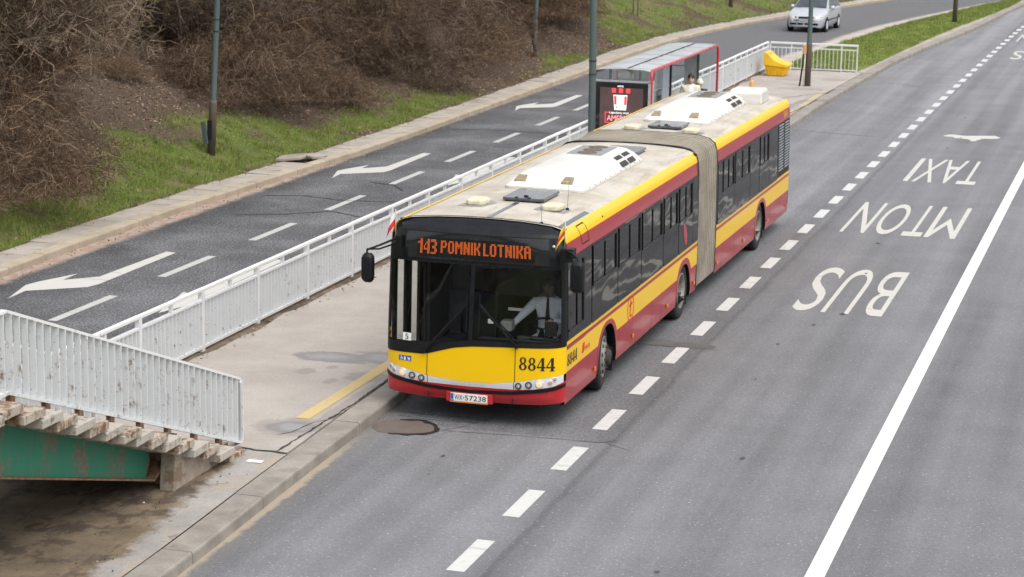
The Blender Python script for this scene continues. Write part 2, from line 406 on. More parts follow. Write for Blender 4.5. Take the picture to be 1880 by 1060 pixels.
MT['flagyel'] = plain('flag_yellow', (.85, .62, .02), .8, var=.08)

# ------------------------------------------------------------------ mesh helpers
class MB:
    def __init__(s): s.v = []; s.f = []; s.m = []; s.cur = 0; s.sm = []
    def vert(s, p): s.v.append(tuple(p)); return len(s.v) - 1
    def face(s, ids, mi=0, smooth=False): s.f.append(tuple(ids)); s.m.append(mi); s.sm.append(smooth)
    def poly(s, pts, mi=0): s.face([s.vert(p) for p in pts], mi)
    def box(s, x0, x1, y0, y1, z0, z1, mi=0, fn=None):
        P = [(x0, y0, z0), (x1, y0, z0), (x1, y1, z0), (x0, y1, z0), (x0, y0, z1), (x1, y0, z1), (x1, y1, z1), (x0, y1, z1)]
        if fn: P = [fn(*p) for p in P]
        i = [s.vert(p) for p in P]
        for q in ((0, 3, 2, 1), (4, 5, 6, 7), (0, 1, 5, 4), (1, 2, 6, 5), (2, 3, 7, 6), (3, 0, 4, 7)): s.face([i[k] for k in q], mi)
        return s
    def bar(s, a, b, w, h=None, mi=0, up=(0, 0, 1)):
        """square bar from a to b; w across, h along up"""
        a = Vector(a); b = Vector(b); h = h or w; d = (b - a).normalized(); u = Vector(up)
        if abs(d.dot(u)) > .98: u = Vector((0, 1, 0))
        r = d.cross(u).normalized(); u = r.cross(d)
        P = [p + r * sx * w / 2 + u * sz * h / 2 for p in (a, b) for sx, sz in ((-1, -1), (1, -1), (1, 1), (-1, 1))]
        i = [s.vert(p) for p in P]
        for q in ((3, 2, 1, 0), (4, 5, 6, 7), (0, 1, 5, 4), (1, 2, 6, 5), (2, 3, 7, 6), (3, 0, 4, 7)): s.face([i[k] for k in q], mi)
        return s
    def tube(s, pts, rad, n=8, mi=0, cap=True, smooth=True):
        pts = [Vector(p) for p in pts]
        if not isinstance(rad, (list, tuple)): rad = [rad] * len(pts)
        rings = []; ref = None
        for k, p in enumerate(pts):
            d = (pts[min(k + 1, len(pts) - 1)] - pts[max(k - 1, 0)])
            d = d.normalized() if d.length > 1e-9 else Vector((0, 0, 1))
            if ref is None: ref = Vector((1, 0, 0)) if abs(d.x) < .9 else Vector((0, 1, 0))
            u = (ref - d * ref.dot(d)).normalized(); w = d.cross(u); ref = u
            rings.append([s.vert(p + (u * cos(2 * pi * j / n) + w * sin(2 * pi * j / n)) * rad[k]) for j in range(n)])
        for a, b in zip(rings, rings[1:]):
            for j in range(n): s.face((a[j], a[(j + 1) % n], b[(j + 1) % n], b[j]), mi, smooth)
        if cap: s.face(rings[0][::-1], mi); s.face(rings[-1], mi)
        return s
    def cyl(s, c, axis, r, l, n=20, mi=0):
        c = Vector(c); a = Vector(axis).normalized(); return s.tube([c, c + a * l], r, n, mi)
    def prism(s, poly, fn, a, b, mi=0, mcap=None):
        """poly of 2-D points, fn(u,v,t) to 3-D, t from a to b"""
        A = [s.vert(fn(u, v, a)) for u, v in poly]; B = [s.vert(fn(u, v, b)) for u, v in poly]; n = len(poly)
        for k in range(n): s.face((A[k], A[(k + 1) % n], B[(k + 1) % n], B[k]), mi)
        s.face(A[::-1], mi if mcap is None else mcap); s.face(B, mi if mcap is None else mcap)
        return s
    def lathe(s, prof, c, axis, n=32, mi=0, smooth=True):
        """prof list of (radius, offset along axis)"""
        c = Vector(c); a = Vector(axis).normalized(); u = Vector((0, 0, 1)) if abs(a.z) < .9 else Vector((1, 0, 0))
        u = (u - a * u.dot(a)).normalized(); w = a.cross(u); rings = []
        for r, o in prof: rings.append([s.vert(c + a * o + (u * cos(2 * pi * j / n) + w * sin(2 * pi * j / n)) * r) for j in range(n)])
        for A, B in zip(rings, rings[1:]):
            for j in range(n): s.face((A[j], A[(j + 1) % n], B[(j + 1) % n], B[j]), mi, smooth)
        return s
    def grid(s, rows, mi=0, smooth=True, mfn=None):
        ids = [[s.vert(p) for p in r] for r in rows]
        for i in range(len(ids) - 1):
            for j in range(len(ids[0]) - 1):
                s.face((ids[i][j], ids[i][j + 1], ids[i + 1][j + 1], ids[i + 1][j]), mfn(i, j) if mfn else mi, smooth)
        return s
    def mesh(s, name, mats, inv=None):
        me = bpy.data.meshes.new(name)
        vs = [inv @ Vector(p) for p in s.v] if inv is not None else s.v
        me.from_pydata(vs, [], s.f)
        for m in (mats if isinstance(mats, (list, tuple)) else [mats]): me.materials.append(MT[m] if isinstance(m, str) else m)
        me.polygons.foreach_set('material_index', s.m); me.polygons.foreach_set('use_smooth', s.sm)
        me.update(); return me
    def build(s, name, mats, parent=None, bevel=0, seg=2, smooth=None, label=None):
        inv = None
        if parent:
            r = parent
            while r.parent: r = r.parent
            inv = r.matrix_basis.inverted()
        me = s.mesh(name, mats, inv)
        o = bpy.data.objects.new(name, me); COL.objects.link(o)
        if parent: o.parent = parent
        if bevel:
            b = o.modifiers.new('bevel', 'BEVEL'); b.width = bevel; b.segments = seg; b.limit_method = 'ANGLE'; b.angle_limit = radians(35)
            b.harden_normals = False
        if smooth is not None:
            me.polygons.foreach_set('use_smooth', [True] * len(me.polygons))
            e = o.modifiers.new('wn', 'WEIGHTED_NORMAL') if bevel else None
            if hasattr(me, 'set_sharp_from_angle'): me.set_sharp_from_angle(angle=smooth)
        if label: o['label'] = label
        return o

def thing(name, label, cat, loc=(0, 0, 0), rz=0., group=None):
    o = bpy.data.objects.new(name, None); COL.objects.link(o); o.empty_display_size = .2
    o.location = loc; o.rotation_euler = (0, 0, rz); o.matrix_basis = Matrix.Translation(loc) @ Matrix.Rotation(rz, 4, 'Z')
    return tag(o, label, cat, group)
def tag(o, label, cat, group=None):
    o['label'] = label; o['category'] = cat
    if group: o['group'] = group
    return o
def struct(o, kind='structure'): o['kind'] = kind; return o
def dup(root, loc, rz=0., label=None, scale=None):
    r = root.copy(); COL.objects.link(r); r.location = loc; r.rotation_euler = (0, 0, rz)
    if scale: r.scale = scale
    if label: r['label'] = label
    for ch in list(root.children):
        c = ch.copy(); COL.objects.link(c); c.parent = r
        for gch in ch.children:
            d = gch.copy(); COL.objects.link(d); d.parent = c
    return r

def text2d(body, res=3):
    """letters of the built-in typeface as flat 2-D faces, scaled to a unit box"""
    cu = bpy.data.curves.new('t', 'FONT'); cu.body = body; cu.resolution_u = res; cu.fill_mode = 'FRONT'
    o = bpy.data.objects.new('t', cu); COL.objects.link(o)
    dg = bpy.context.evaluated_depsgraph_get(); dg.update()
    me = bpy.data.meshes.new_from_object(o.evaluated_get(dg))
    v = [(a.co.x, a.co.y) for a in me.vertices]; f = [tuple(p.vertices) for p in me.polygons]
    bpy.data.objects.remove(o); bpy.data.curves.remove(cu); bpy.data.meshes.remove(me)
    x0 = min(a for a, b in v); x1 = max(a for a, b in v); y0 = min(b for a, b in v); y1 = max(b for a, b in v)
    return [((a - x0) / (x1 - x0), (b - y0) / (y1 - y0)) for a, b in v], f, (x1 - x0) / (y1 - y0)
def put_text(mb, body, fn, mi=0, res=3):
    v, f, a = text2d(body, res)
    b = len(mb.v)
    for p in v: mb.v.append(tuple(fn(*p)))
    for q in f: mb.face([b + i for i in q], mi)
    return mb
# ------------------------------------------------------------------ the lie of the land
KL = [(-60, -10.95), (6, -10.95), (10, -11.1), (14, -11.1), (18, -10.98), (24, -10.74), (30, -10.68), (45, -10.8), (55, -10.95), (62, -10.85), (68, -10.35), (75, -9.4), (86.6, -7.33), (95, -5.6), (110, -2.2), (130, 3), (160, 14)]
PL = [(-60, -5.12), (50.6, -5.12), (51.2, -5.3), (54.5, -5.5), (57, -5.38), (60, -5.05), (66.6, -4.69), (72.9, -4.12), (80.3, -2.97), (87, -1.77), (93.2, -.62), (96.3, .3), (103, 2.2), (130, 11), (160, 24)]
KR = [(-60, -.9), (-7, -.97), (-4.5, -1.11), (-2.3, -1.18), (.9, -1.29), (6, -1.34), (42, -1.34), (45.5, -1.25), (49, -1.16), (55.6, -1.0), (62.8, -.55), (70, .05), (75, .4), (80, .7), (87, 1.0), (93, 1.4), (100, 2.3), (110, 4.8), (130, 12), (160, 26)]
MLG = [(50.9, -4.55), (58.9, -4.44), (64.9, -3.97), (73.4, -3.19), (79.5, -2.36), (87.9, -1.02), (94.2, .17), (96.4, .75)]
MRG = [(50.9, -1.76), (53.5, -1.57), (58.2, -1.34), (66.2, -.94), (74.7, -.36), (82.8, .35), (89.7, .85), (96.4, 1.1)]
def smooth_tab(tab, y): return (interp(tab, y - 1.2) + interp(tab, y) + interp(tab, y + 1.2)) / 3
kl = lambda y: smooth_tab(KL, y)
pl = lambda y: interp(PL, y)
kr = lambda y: smooth_tab(KR, y)
def frange(a, b, s):
    n = max(1, int(round((b - a) / s))); return [a + (b - a) * i / n for i in range(n + 1)]

def sheet(name, ys, xl, xr, z, mat, nx=1, kind='structure'):
    mb = MB(); rows = []
    for y in ys:
        a, b = xl(y), xr(y); rows.append([(lerp(a, b, j / nx), y, z) for j in range(nx + 1)])
    mb.grid(rows, smooth=False); return struct(mb.build(name, mat), kind)
def slab(mb, ys, xl, xr, z0, z1, mi=0):
    rows = []
    for y in ys:
        a, b = xl(y), xr(y); rows.append([(a, y, z0), (a, y, z1), (b, y, z1), (b, y, z0)])
    mb.grid(rows, mi, smooth=False)
    for r in (rows[0], rows[-1][::-1]): mb.poly(r[::-1], mi)
    return mb

g = MB(); g.poly([(-400, -300, -.12), (400, -300, -.12), (400, 500, -.12), (-400, 500, -.12)]); struct(g.build('ground', 'lawn'))
YS = frange(-40, 150, 2.)
sheet('road', YS, kr, lambda y: interp([(-60, 15), (60, 15.5), (100, 20), (150, 42)], y), 0, 'asphalt', 4)
sheet('side_road', YS, lambda y: kl(y) - .02, pl, -.001, 'asphalt2', 2)

mb = MB(); slab(mb, frange(-2.62, 50.75, 2), lambda y: -5.12, lambda y: kr(y) - .40, -.1, .14); struct(mb.build('platform', 'platform'))
mb = MB(); slab(mb, frange(-40, 50.9, 2), lambda y: kr(y) - .42, lambda y: kr(y) - .02, -.1, .105); struct(mb.build('kerb_bed', 'crack'))
# kerb stones along the bus lane and round the end of the median
def stones(name, mat, y0, y1, inner, outer, z, lmin, lmax, gap=.012, jit=.006):
    mb = MB(); y = y0
    while y < y1:
        l = U(lmin, lmax); e = min(y + l, y1); dz = U(-jit, jit); dx = U(-jit, jit)
        sec = lambda yy: [(inner(yy) + dx, yy, -.05), (inner(yy) + dx, yy, z + dz), (outer(yy) + dx - .022, yy, z + dz), (outer(yy) + dx - .006, yy, z + dz - .012), (outer(yy) + dx, yy, z + dz - .035), (outer(yy) + dx, yy, -.05)]
        rows = [sec(yy) for yy in frange(y + gap / 2, e - gap / 2, .7)]
        mb.grid(rows, smooth=False); mb.poly(rows[0][::-1]); mb.poly(rows[-1])
        y = e
    return struct(mb.build(name, mat))
stones('kerb', 'kerb', -22, 120, lambda y: kr(y) - .36, kr, .145, 1.5, 2.3)
stones('side_kerb', 'kerb_sand', -12, 128, lambda y: kl(y) - .25, kl, .135, .8, 1.6) 
o = bpy.data.objects['side_kerb']
# the side kerb's road face looks the other way only in plan, the profile is the same
stones('median_kerb', 'kerb', 51.3, 97, lambda y: pl(y) + .16, lambda y: pl(y), .115, .9, 1.1)
# pavement slabs beside the bank
mb = MB(); y = -12.
while y < 120:
    l = U(.62, .8); w = .62 + U(-.02, .05); t = U(-.012, .014); a = kl(y + l / 2) - .262
    dzs = [.128 + U(-.006, .006) for _ in range(4)]
    P = [(a - w, y + .01, dzs[0] + t), (a, y + .01, dzs[1]), (a, y + l - .01, dzs[2]), (a - w, y + l - .01, dzs[3] + t)]
    if not (21.2 < y < 22.6):
        top = [mb.vert(p) for p in P]; bot = [mb.vert((p[0], p[1], .02)) for p in P]
        mb.face(top)
        for k in range(4): mb.face((bot[k], bot[(k + 1) % 4], top[(k + 1) % 4], top[k]))
    y += l
struct(mb.build('side_pavement', 'slab'))
sheet('pavement_bed', frange(-12, 125, 2), lambda y: kl(y) - 1.1, lambda y: kl(y) - .1, .075, 'crack')
# near end of the platform: old asphalt path and the packed dirt below the stairs
random.seed(11)
def wavy(y): return -1.98 + .1 * mnoise.noise((0, y * 1.1, 3)) + .16 * mnoise.noise((5, y * .45, 3)) + interp([(-12, .42), (-6.5, .22), (-4.6, 0), (-2.6, -.15)], y)
sheet('path', frange(-20, -2.64, .5), lambda y: -7.5, lambda y: kr(y) - .385, .136, 'strip', 6)
mb = MB(); rows = []
for y in frange(-20, -2.63, .22):
    rows.append([(x, y, .12 + .035 * mnoise.noise((x * .7, y * .7, 0)) + .02 * mnoise.noise((x * 2.5, y * 2.5, 1)) - .012 * max(0, x + 2.2)) for x in frange(-10.5, -2.0, .22)])
mb.grid(rows); struct(mb.build('dirt', 'dirt'))

# median lawn
mb = MB(); rows = []
for y in frange(50.82, 96.4, .8):
    a, b = interp(MLG, y), interp(MRG, y)
    rows.append([(lerp(a, b, j / 8), y, .14 + .09 * sin(pi * j / 8) * min(1, (b - a) / 2) + .015 * mnoise.noise((a + j, y, 0))) for j in range(9)])
mb.grid(rows); struct(mb.build('lawn', 'lawn'))
mb = MB()
slab(mb, frange(50.82, 96.4, 1), lambda y: pl(y) + .17, lambda y: max(pl(y) + .2, interp(MLG, y) + .06), -.05, .113)
slab(mb, frange(96.42, 112, 1), lambda y: pl(y) + .02, lambda y: kr(y) - .37, -.05, .125)
struct(mb.build('median_edging', 'edging'))
mb = MB(); slab(mb, frange(50.82, 96.4, 1), lambda y: interp(MRG, y) - .05, lambda y: kr(y) - .37, -.05, .133); struct(mb.build('median_pavement', 'slab'))

# the bank: slope up from the pavement
def be(y): return kl(y) - .88
def bank_z(d, y):
    k = interp([(0, .0), (.6, .04), (1.5, .28), (4, 1.25), (8, 2.75), (13, 4.2), (20, 5.2), (60, 7)], d)
    return .115 + k + (.05 * mnoise.noise((d * .8, y * .8, 0)) + .14 * mnoise.noise((d * .25, y * .22, 4))) * min(1, d / 1.5)
def bank_p(d, y, dz=0): return (be(y) - d, y, bank_z(d, y) + dz)
def grass_amt(d, y):
    w = interp([(-10, 3.5), (8, 3.0), (13, 1.8), (17, 2.3), (19, 3.2), (24, 3.0), (27, 1.5), (30, 1.5), (33, 2.0), (35.5, 1.7), (37, .3), (46, .15), (47.5, 1.1), (50, 1.4), (52, .5), (57, .2), (60, 1.6), (63, 5), (66, 14), (150, 30)], y)
    a = max(0., min(1., (w - d) / 1.9 + .5)) if w > .05 else 0
    a *= .64 + .72 * mnoise.noise((d * .55, y * .45, 9)) + .3 * mnoise.noise((d * 1.6, y * 1.5, 2)) + (.12 if y < 19 else 0)
    if d < .35: a -= .30 * (1 - d / .35)
    if y > 62: a = min(a, .62)
    return max(0., min(1., a))
ds = [0, .1, .25, .4] + frange(.6, 9, .3) + frange(10, 60, 2.5)
ysb = frange(-10, 130, .35)
mb = MB(); rows = [[bank_p(d, y) for d in ds] for y in ysb]
mb.grid([r[::-1] for r in rows]); bank = struct(mb.build('bank', 'bank'))
at = bank.data.attributes.new('grass', 'FLOAT', 'POINT')
at.data.foreach_set('value', [grass_amt(d, y) for y in ysb for d in ds[::-1]])

# ------------------------------------------------------------------ painted markings and wear, each its own thin sheet
def flat(name, pts, mat, z=.004):
    mb = MB(); mb.poly([(x, y, z) for x, y in pts]); return struct(mb.build(name, mat))
xd = lambda y: 1.7465 + .1407 * ((y + 5.34) / 41.7) ** 2 + (.0 if y < 75 else .004 * (y - 75) ** 2)
mb = MB(); mb.poly([(-.105, -.57, .004), (.105, -.57, .004), (.105, .57, .004), (-.105, .57, .004)]); d0 = struct(mb.build('lane_dash_marking', 'white_mark'))
for n in range(-3, 43):
    y = -5.342 + 2.0856 * n
    o = d0 if n == -3 else d0.copy()
    if n > -3: COL.objects.link(o)
    o.location = (xd(y), y, 0)
mb = MB(); mb.poly([(-.085, -1.1, .004), (.085, -1.1, .004), (.085, 1.1, .004), (-.085, 1.1, .004)]); d1 = struct(mb.build('side_dash_marking', 'dash_mark'))
for n in range(-2, 9):
    y = 4.93 + 4.04 * n
    o = d1 if n == -2 else d1.copy()
    if n > -2: COL.objects.link(o)
    o.location = (-8.42 + .0045 * y, y, 0)
xs_ = lambda y: 5.49 + .10 * ((y + 5) / 40) ** 2
sheet('edge_line_marking', frange(-30, 60, 3), lambda y: xs_(y) - .115, lambda y: xs_(y) + .095, .004, 'white_clean')
for word, y0, y1 in (((('S', 2.82, 3.26), ('U', 3.38, 3.86), ('B', 4.02, 4.43)), 9.2, 13.42), ((('N', 2.49, 3.0), ('O', 3.11, 3.65), ('T', 3.76, 4.17), ('M', 4.23, 4.87)), 17.52, 21.72), ((('I', 2.88, 3.0), ('X', 3.07, 3.58), ('A', 3.6, 4.12), ('T', 4.14, 4.59)), 25.4, 29.66),
        ((('S', 2.92, 3.36), ('U', 3.48, 3.96), ('B', 4.12, 4.53)), 60.4, 64.4), ((('N', 2.6, 3.1), ('O', 3.21, 3.75), ('T', 3.86, 4.27), ('M', 4.33, 4.97)), 69.2, 73.2)):
    mb = MB()
    for ch, x0, x1 in word:
        v, f, a = text2d(ch, 5); b = len(mb.v)
        for (tx, ty) in v: mb.v.append((x1 - tx * (x1 - x0), y1 - ty * (y1 - y0), .004))
        for q in f: mb.face([b + k for k in q])
    struct(mb.build('lane_lettering_marking', 'letter_mark'))
flat('aeroplane_marking', [(2.94, 34.72), (3.06, 35.07), (3.22, 35.09), (3.45, 34.97), (3.55, 34.97), (3.84, 35.1), (4.33, 35.32), (4.44, 35.06), (4.51, 34.93), (4.45, 34.7), (4.29, 34.54), (4.03, 34.51), (3.97, 34.18), (3.91, 34.06), (3.92, 33.85), (3.76, 33.78), (3.74, 34.07), (3.61, 34.24), (3.44, 34.29), (3.27, 34.35), (3.23, 34.55), (2.97, 34.59)], 'letter_mark')
AR = [(-9.95, 20.31), (-10.25, 21.45), (-10.2, 21.8), (-9.9, 22.75), (-9.87, 22.11), (-9.41, 22.64), (-9.38, 25.34), (-9.16, 25.29), (-9.1, 22.02), (-9.16, 21.7), (-10.0, 21.01)]
AR2 = [(-7.06, 5.0), (-7.42, 6.75), (-7.12, 6.62), (-7.10, 10.2), (-6.93, 10.2), (-6.90, 6.62), (-6.62, 6.75)]
for dy in (-15.17, 0, 14.99): flat('side_arrow_marking', [(x + (.06 if dy > 0 else 0), y + dy) for x, y in AR], 'arrow_mark')
for dy in (0, 15.3): flat('side_arrow_marking', [(x + .0, y + dy) for x, y in AR2], 'arrow_mark')
mb = MB(); mb.grid([[(-2.13 + .004 * k, y, .1445), (-1.93 + .004 * k, y, .1445)] for k, y in enumerate(frange(-1.0, 44.4, .8))], smooth=False); struct(mb.build('platform_line_marking', 'yellow_mark'))

def blob(name, pts, mat, z, jag=.03, sub=5):
    """closed outline, subdivided and roughened"""
    out = []; n = len(pts)
    for i in range(n):
        p0, p1, p2, p3 = (Vector((*pts[(i + k - 1) % n], 0)) for k in range(4))
        for s in range(sub):
            t = s / sub
            q = .5 * ((2 * p1) + (p2 - p0) * t + (2 * p0 - 5 * p1 + 4 * p2 - p3) * t * t + (3 * p1 - p0 - 3 * p2 + p3) * t ** 3)
            out.append((q.x + U(-jag, jag), q.y + U(-jag, jag)))
    return flat(name, out, mat, z)
# repair patch in front of the bus and its tar edge
PT = [(-1.2, -.35), (-1.05, -.17), (-.7, -.04), (-.42, -.2), (-.30, -.47), (-.45, -.68), (-.81, -.8), (-1.1, -.72)]
blob('repair_patch', [(x * 1.0 + .0, y) for x, y in PT], 'patch', .0042, .028)
def ribbon(name, pts, w, mat, z, jag=.012):
    mb = MB(); rows = []; pp = []
    for (a, b), (c, d) in zip(pts, pts[1:]):
        n = max(2, int(sqrt((c - a) ** 2 + (d - b) ** 2) / .09))
        for i in range(n): pp.append((lerp(a, c, i / n), lerp(b, d, i / n)))
    pp.append(pts[-1])
    for i, (x, y) in enumerate(pp):
        q = pp[min(i + 1, len(pp) - 1)]; o = pp[max(i - 1, 0)]; dx, dy = q[0] - o[0], q[1] - o[1]; l = sqrt(dx * dx + dy * dy) or 1
        j = U(-jag, jag); ww = w * U(.45, 1.3) / 2 * (1 if 0 < i < len(pp) - 1 else .3)
        x += -dy / l * j; y += dx / l * j
        rows.append([(x - dy / l * ww, y + dx / l * ww, z), (x + dy / l * ww, y - dx / l * ww, z)])
    mb.grid(rows, smooth=False); return struct(mb.build(name, mat))
ribbon('tar_seam', [(-.95, -.13), (-.7, -.03), (-.46, -.16), (-.30, -.4), (-.29, -.52), (-.42, -.72), (-.6, -.80), (-.86, -.84)], .085, 'tar', .0085, .02)
ribbon('tar_seam', [(-.26, -.47), (.0, -.42), (.9, -.33), (1.92, -.3), (2.12, -.1)], .015, 'hair_crack', .0065)
for pts in ([(-1.2, .35), (-.7, .28), (-.2, .32), (.3, .25)], [(-.25, -.45), (0, -.1), (.12, .25), (.3, .6)], [(1.98, -.28), (2.2, -.42), (2.4, -.55)], [(-1.1, .12), (-.6, .04), (.1, .1)],
            [(-1.33, 34.3), (-.3, 34.0), (.8, 33.7), (1.6, 33.6)], [(-1.1, 48.5), (.1, 48.7), (.5, 48.2), (2.2, 48.6)], [(2.2, 48.6), (5.3, 48.6)]):
    ribbon('road_crack', pts, .016 if pts[0][1] < 20 else .04, 'hair_crack', .0045)
blob('repair_band', [(.75, 5.70), (1.3, 5.66), (2.0, 5.70), (2.22, 5.8), (2.12, 6.0), (1.5, 6.08), (.75, 6.1), (.6, 5.9)], 'patch_dark', .0035, .012)
ribbon('road_crack', [(.8, 5.66), (1.5, 5.62), (2.3, 5.68)], .016, 'crack', .0075)
for pts in ([(-10.4, 17.2), (-9.6, 17.6), (-8.5, 17.3), (-7.2, 17.6), (-5.9, 17.2)], [(-9.9, 14.6), (-9.0, 15.1), (-8.2, 15.8), (-7.4, 15.4), (-6., 15.6)], [(-10.5, 41.6), (-9, 41.2), (-7.2, 41.6)], [(-8.9, 20.1), (-8.2, 19.8), (-7.7, 19.1)], [(-10.3, 30.3), (-8.5, 30.7), (-6.2, 30.2)]):
    ribbon('side_road_crack', pts, .06, 'tar', .0045, .03)
ribbon('platform_crack', [(-2.3, -2.58), (-2.0, -2.66), (-1.75, -2.64), (-1.55, -2.68)], .05, 'crack', .1446)
ribbon('platform_crack', [(-2.02, -1.9), (-1.9, -1.7), (-1.8, -1.1), (-1.66, -.9), (-1.62, -.3)], .015, 'crack', .1446)
ribbon('platform_crack', [(-1.72, -2.6), (-1.66, 0), (-1.72, 1.8)], .035, 'crack', .1446)
ribbon('platform_crack', [(-1.9, 36), (-1.68, 40), (-1.6, 46)], .05, 'crack', .1446)
ribbon('platform_crack', [(-4.2, 31), (-3.0, 40.4), (-2.3, 42.2), (-1.6, 43.4)], .04, 'crack', .1446)
random.seed(17)
for k in range(26):
    x, y, r_ = random.gauss(3.4, .35) if k % 2 else random.gauss(.3, .3), U(-7, 44), U(.015, .05)
    if -1.2 < x < 1.5 and y > -.2: continue
    blob('oil_spot', [(x + r_ * cos(a) * U(.7, 1.3), y + r_ * sin(a) * U(1., 2.6)) for a in (0, 1.05, 2.1, 3.14, 4.2, 5.2)], 'hair_crack', .0042, .006, 3)
# dirt lying along the foot of the fence
sheet('fence_foot_dirt', frange(-2.2, 50, .35), lambda y: -5.1, lambda y: -4.80 + .13 * mnoise.noise((y * .9, 0, 0)) + .05 * mnoise.noise((y * 4, 2, 0)), .1442, 'dirt')
# ------------------------------------------------------------------ the articulated bus
PROF = [(.29, 1.255), (.42, 1.273), (.6, 1.275), (1.2, 1.275), (2.305, 1.25), (2.527, 1.235), (2.62, 1.205), (2.69, 1.15), (2.735, 1.0), (2.77, .6), (2.785, 0)]
px_ = lambda z: interp(PROF, z)
ROOF = [(1.15, 2.69), (1.08, 2.713), (1.0, 2.735), (.8, 2.755), (.6, 2.77), (.3, 2.782), (0, 2.785), (-.3, 2.782), (-.6, 2.77), (-.8, 2.755), (-1.0, 2.735), (-1.08, 2.713), (-1.15, 2.69)]
rz_ = lambda x: interp(sorted(ROOF), x)
bend = lambda y: .0064 * max(0, y - 9.6)
bus = thing('articulated_bus', 'red and yellow articulated city bus numbered 8844 stopped at the platform kerb', 'bus', (0, 9, 0))
ARCH = [(2.59, .585, .965), (7.79, .575, .93), (14.78, .6, .95)]
def arch(y, grow=0., top=None):
    for c, h, t in ARCH:
        u = abs(y - c) / (h + grow)
        if u < 1: return (t if top is None else top) * (1 - u ** 2.5) ** (1 / 2.5)
    return 0
def ycols(y0, y1, extra=()):
    c = set(round(v, 4) for v in frange(y0, y1, .45)) | set(e for e in extra if y0 < e < y1)
    for cy, h, t in ARCH:
        for k in range(41):
            y = cy - h - .16 + (2 * h + .32) * k / 40
            if y0 < y < y1: c.add(round(y, 4))
        for s in (-1, 1):
            for e in (.0008, .004, .012, .03):
                y = cy + s * (h - e)
                if y0 < y < y1: c.add(round(y, 4))
    c = sorted(c); out = [c[0]]
    for y in c[1:]:
        if y - out[-1] > .0006: out.append(y)
    return out
# material slots of the body: 0 red 1 yellow 2 black 3 roof 4 interior
WIN = ((1.66, 3.09, 1), (3.17, 4.58, 1), (4.66, 6.08, 1), (6.16, 7.22, 1), (7.31, 8.36, 1), (8.42, 8.76, 0), (10.54, 10.86, 0), (10.92, 11.98, 1), (12.04, 13.48, 1), (13.55, 14.42, 0), (14.50, 15.47, 1), (15.53, 16.42, 0))
def side_wall(mb, y0, y1, sgn, hole=None):
    lv = [1.075, 1.13, 1.185, 1.75, 2.305, 2.42, 2.527, 2.62, 2.69]
    bands = [0, 1, 0, 1, 2, 2, 0, 0, 1, 1]
    opens = [(a, b) for a, b, s in WIN] + [(.42, 1.56)] if sgn > 0 else []
    cols = ycols(y0, y1, (hole[0], hole[1]) if hole else [e for o in opens for e in o])
    rows = []
    for y in cols:
        b = max(.303, arch(y)); r = min(1.06, max(b + .02, .765, arch(y, .14, 1.03)))
        rows.append([b, r] + lv)
    P = lambda y, z: (sgn * px_(z) + bend(y), y, z)
    ids = [[mb.vert(P(y, z)) for z in r] for y, r in zip(cols, rows)]
    for i in range(len(cols) - 1):
        ym = (cols[i] + cols[i + 1]) / 2
        for j in range(len(bands)):
            if hole and hole[0] < ym < hole[1] and j < 6: continue
            if j in (4, 5) and any(a < ym < b for a, b in opens): continue
            q = (ids[i][j], ids[i + 1][j], ids[i + 1][j + 1], ids[i][j + 1])
            mb.face(q if sgn > 0 else q[::-1], bands[j])
    # returns of the wheel arches
    for i in range(len(cols) - 1):
        if arch(cols[i]) > .31 or arch(cols[i + 1]) > .31:
            a, b = rows[i][0], rows[i + 1][0]
            mb.face([mb.vert((sgn * px_(a) + bend(cols[i]), cols[i], a)), mb.vert((sgn * (px_(a) - .5) + bend(cols[i]), cols[i], a)),
                     mb.vert((sgn * (px_(b) - .5) + bend(cols[i + 1]), cols[i + 1], b)), mb.vert((sgn * px_(b) + bend(cols[i + 1]), cols[i + 1], b))], 2)
def roof_skin(mb, y0, y1):
    mb.grid([[(x + bend(y), y, z) for x, z in ROOF] for y in frange(y0, y1, .9)], 3)
def inner_box(mb, y0, y1, back):
    """dark lining behind the walls: wheel boxes and under-floor"""
    for s in (-1, 1): mb.poly([(s * .74 + bend(y0), y0, .2), (s * .74 + bend(y1), y1, .2), (s * .74 + bend(y1), y1, 1.1), (s * .74 + bend(y0), y0, 1.1)], 2)
    mb.poly([(-1.24 + bend(y0), y0, .34), (1.24 + bend(y0), y0, .34), (1.24 + bend(y1), y1, .34), (-1.24 + bend(y1), y1, .34)], 2)

mb = MB(); side_wall(mb, .32, 8.82, 1); side_wall(mb, .32, 8.82, -1, (.42, 1.62)); roof_skin(mb, .42, 8.82)
mb.box(-1.2, 1.2, 8.74, 8.8, .32, 2.68, 2); inner_box(mb, 1.9, 8.7, 1)
mb.poly([(1.262, .32, .31), (1.262, 8.7, .31), (1.1, 8.7, .31), (1.1, .32, .31)], 2)
body = mb.build('front_body', ['red', 'yel', 'black', 'roof'], bus, smooth=radians(30))
mb = MB(); side_wall(mb, 10.42, 17.86, 1); side_wall(mb, 10.42, 17.86, -1); roof_skin(mb, 10.42, 17.7); mb.box(-1.15, 1.2, 10.44, 10.5, .32, 2.66, 2); inner_box(mb, 10.5, 17.8, 0)
rows = []
for z in (.31, .45, .765, 1.075, 1.13, 1.185, 1.8, 2.305, 2.42, 2.527, 2.62, 2.69, 2.735, 2.77, 2.785):
    yb = interp([(.31, 17.86), (.5, 17.97), (1.2, 17.95), (2.3, 17.86), (2.6, 17.8), (2.69, 17.74), (2.785, 17.7)], z)
    hw = px_(z); rows.append([(hw * k + bend(yb), yb - (.1 if abs(k) == 1 else 0.), z) for k in (-1, -.97, -.5, 0, .5, .97, 1)])
bm_ = [0, 0, 1, 0, 1, 2, 2, 0, 0, 1, 1, 3, 3, 3]
mb.grid([r[::-1] for r in rows], smooth=True, mfn=lambda i, j: bm_[i])
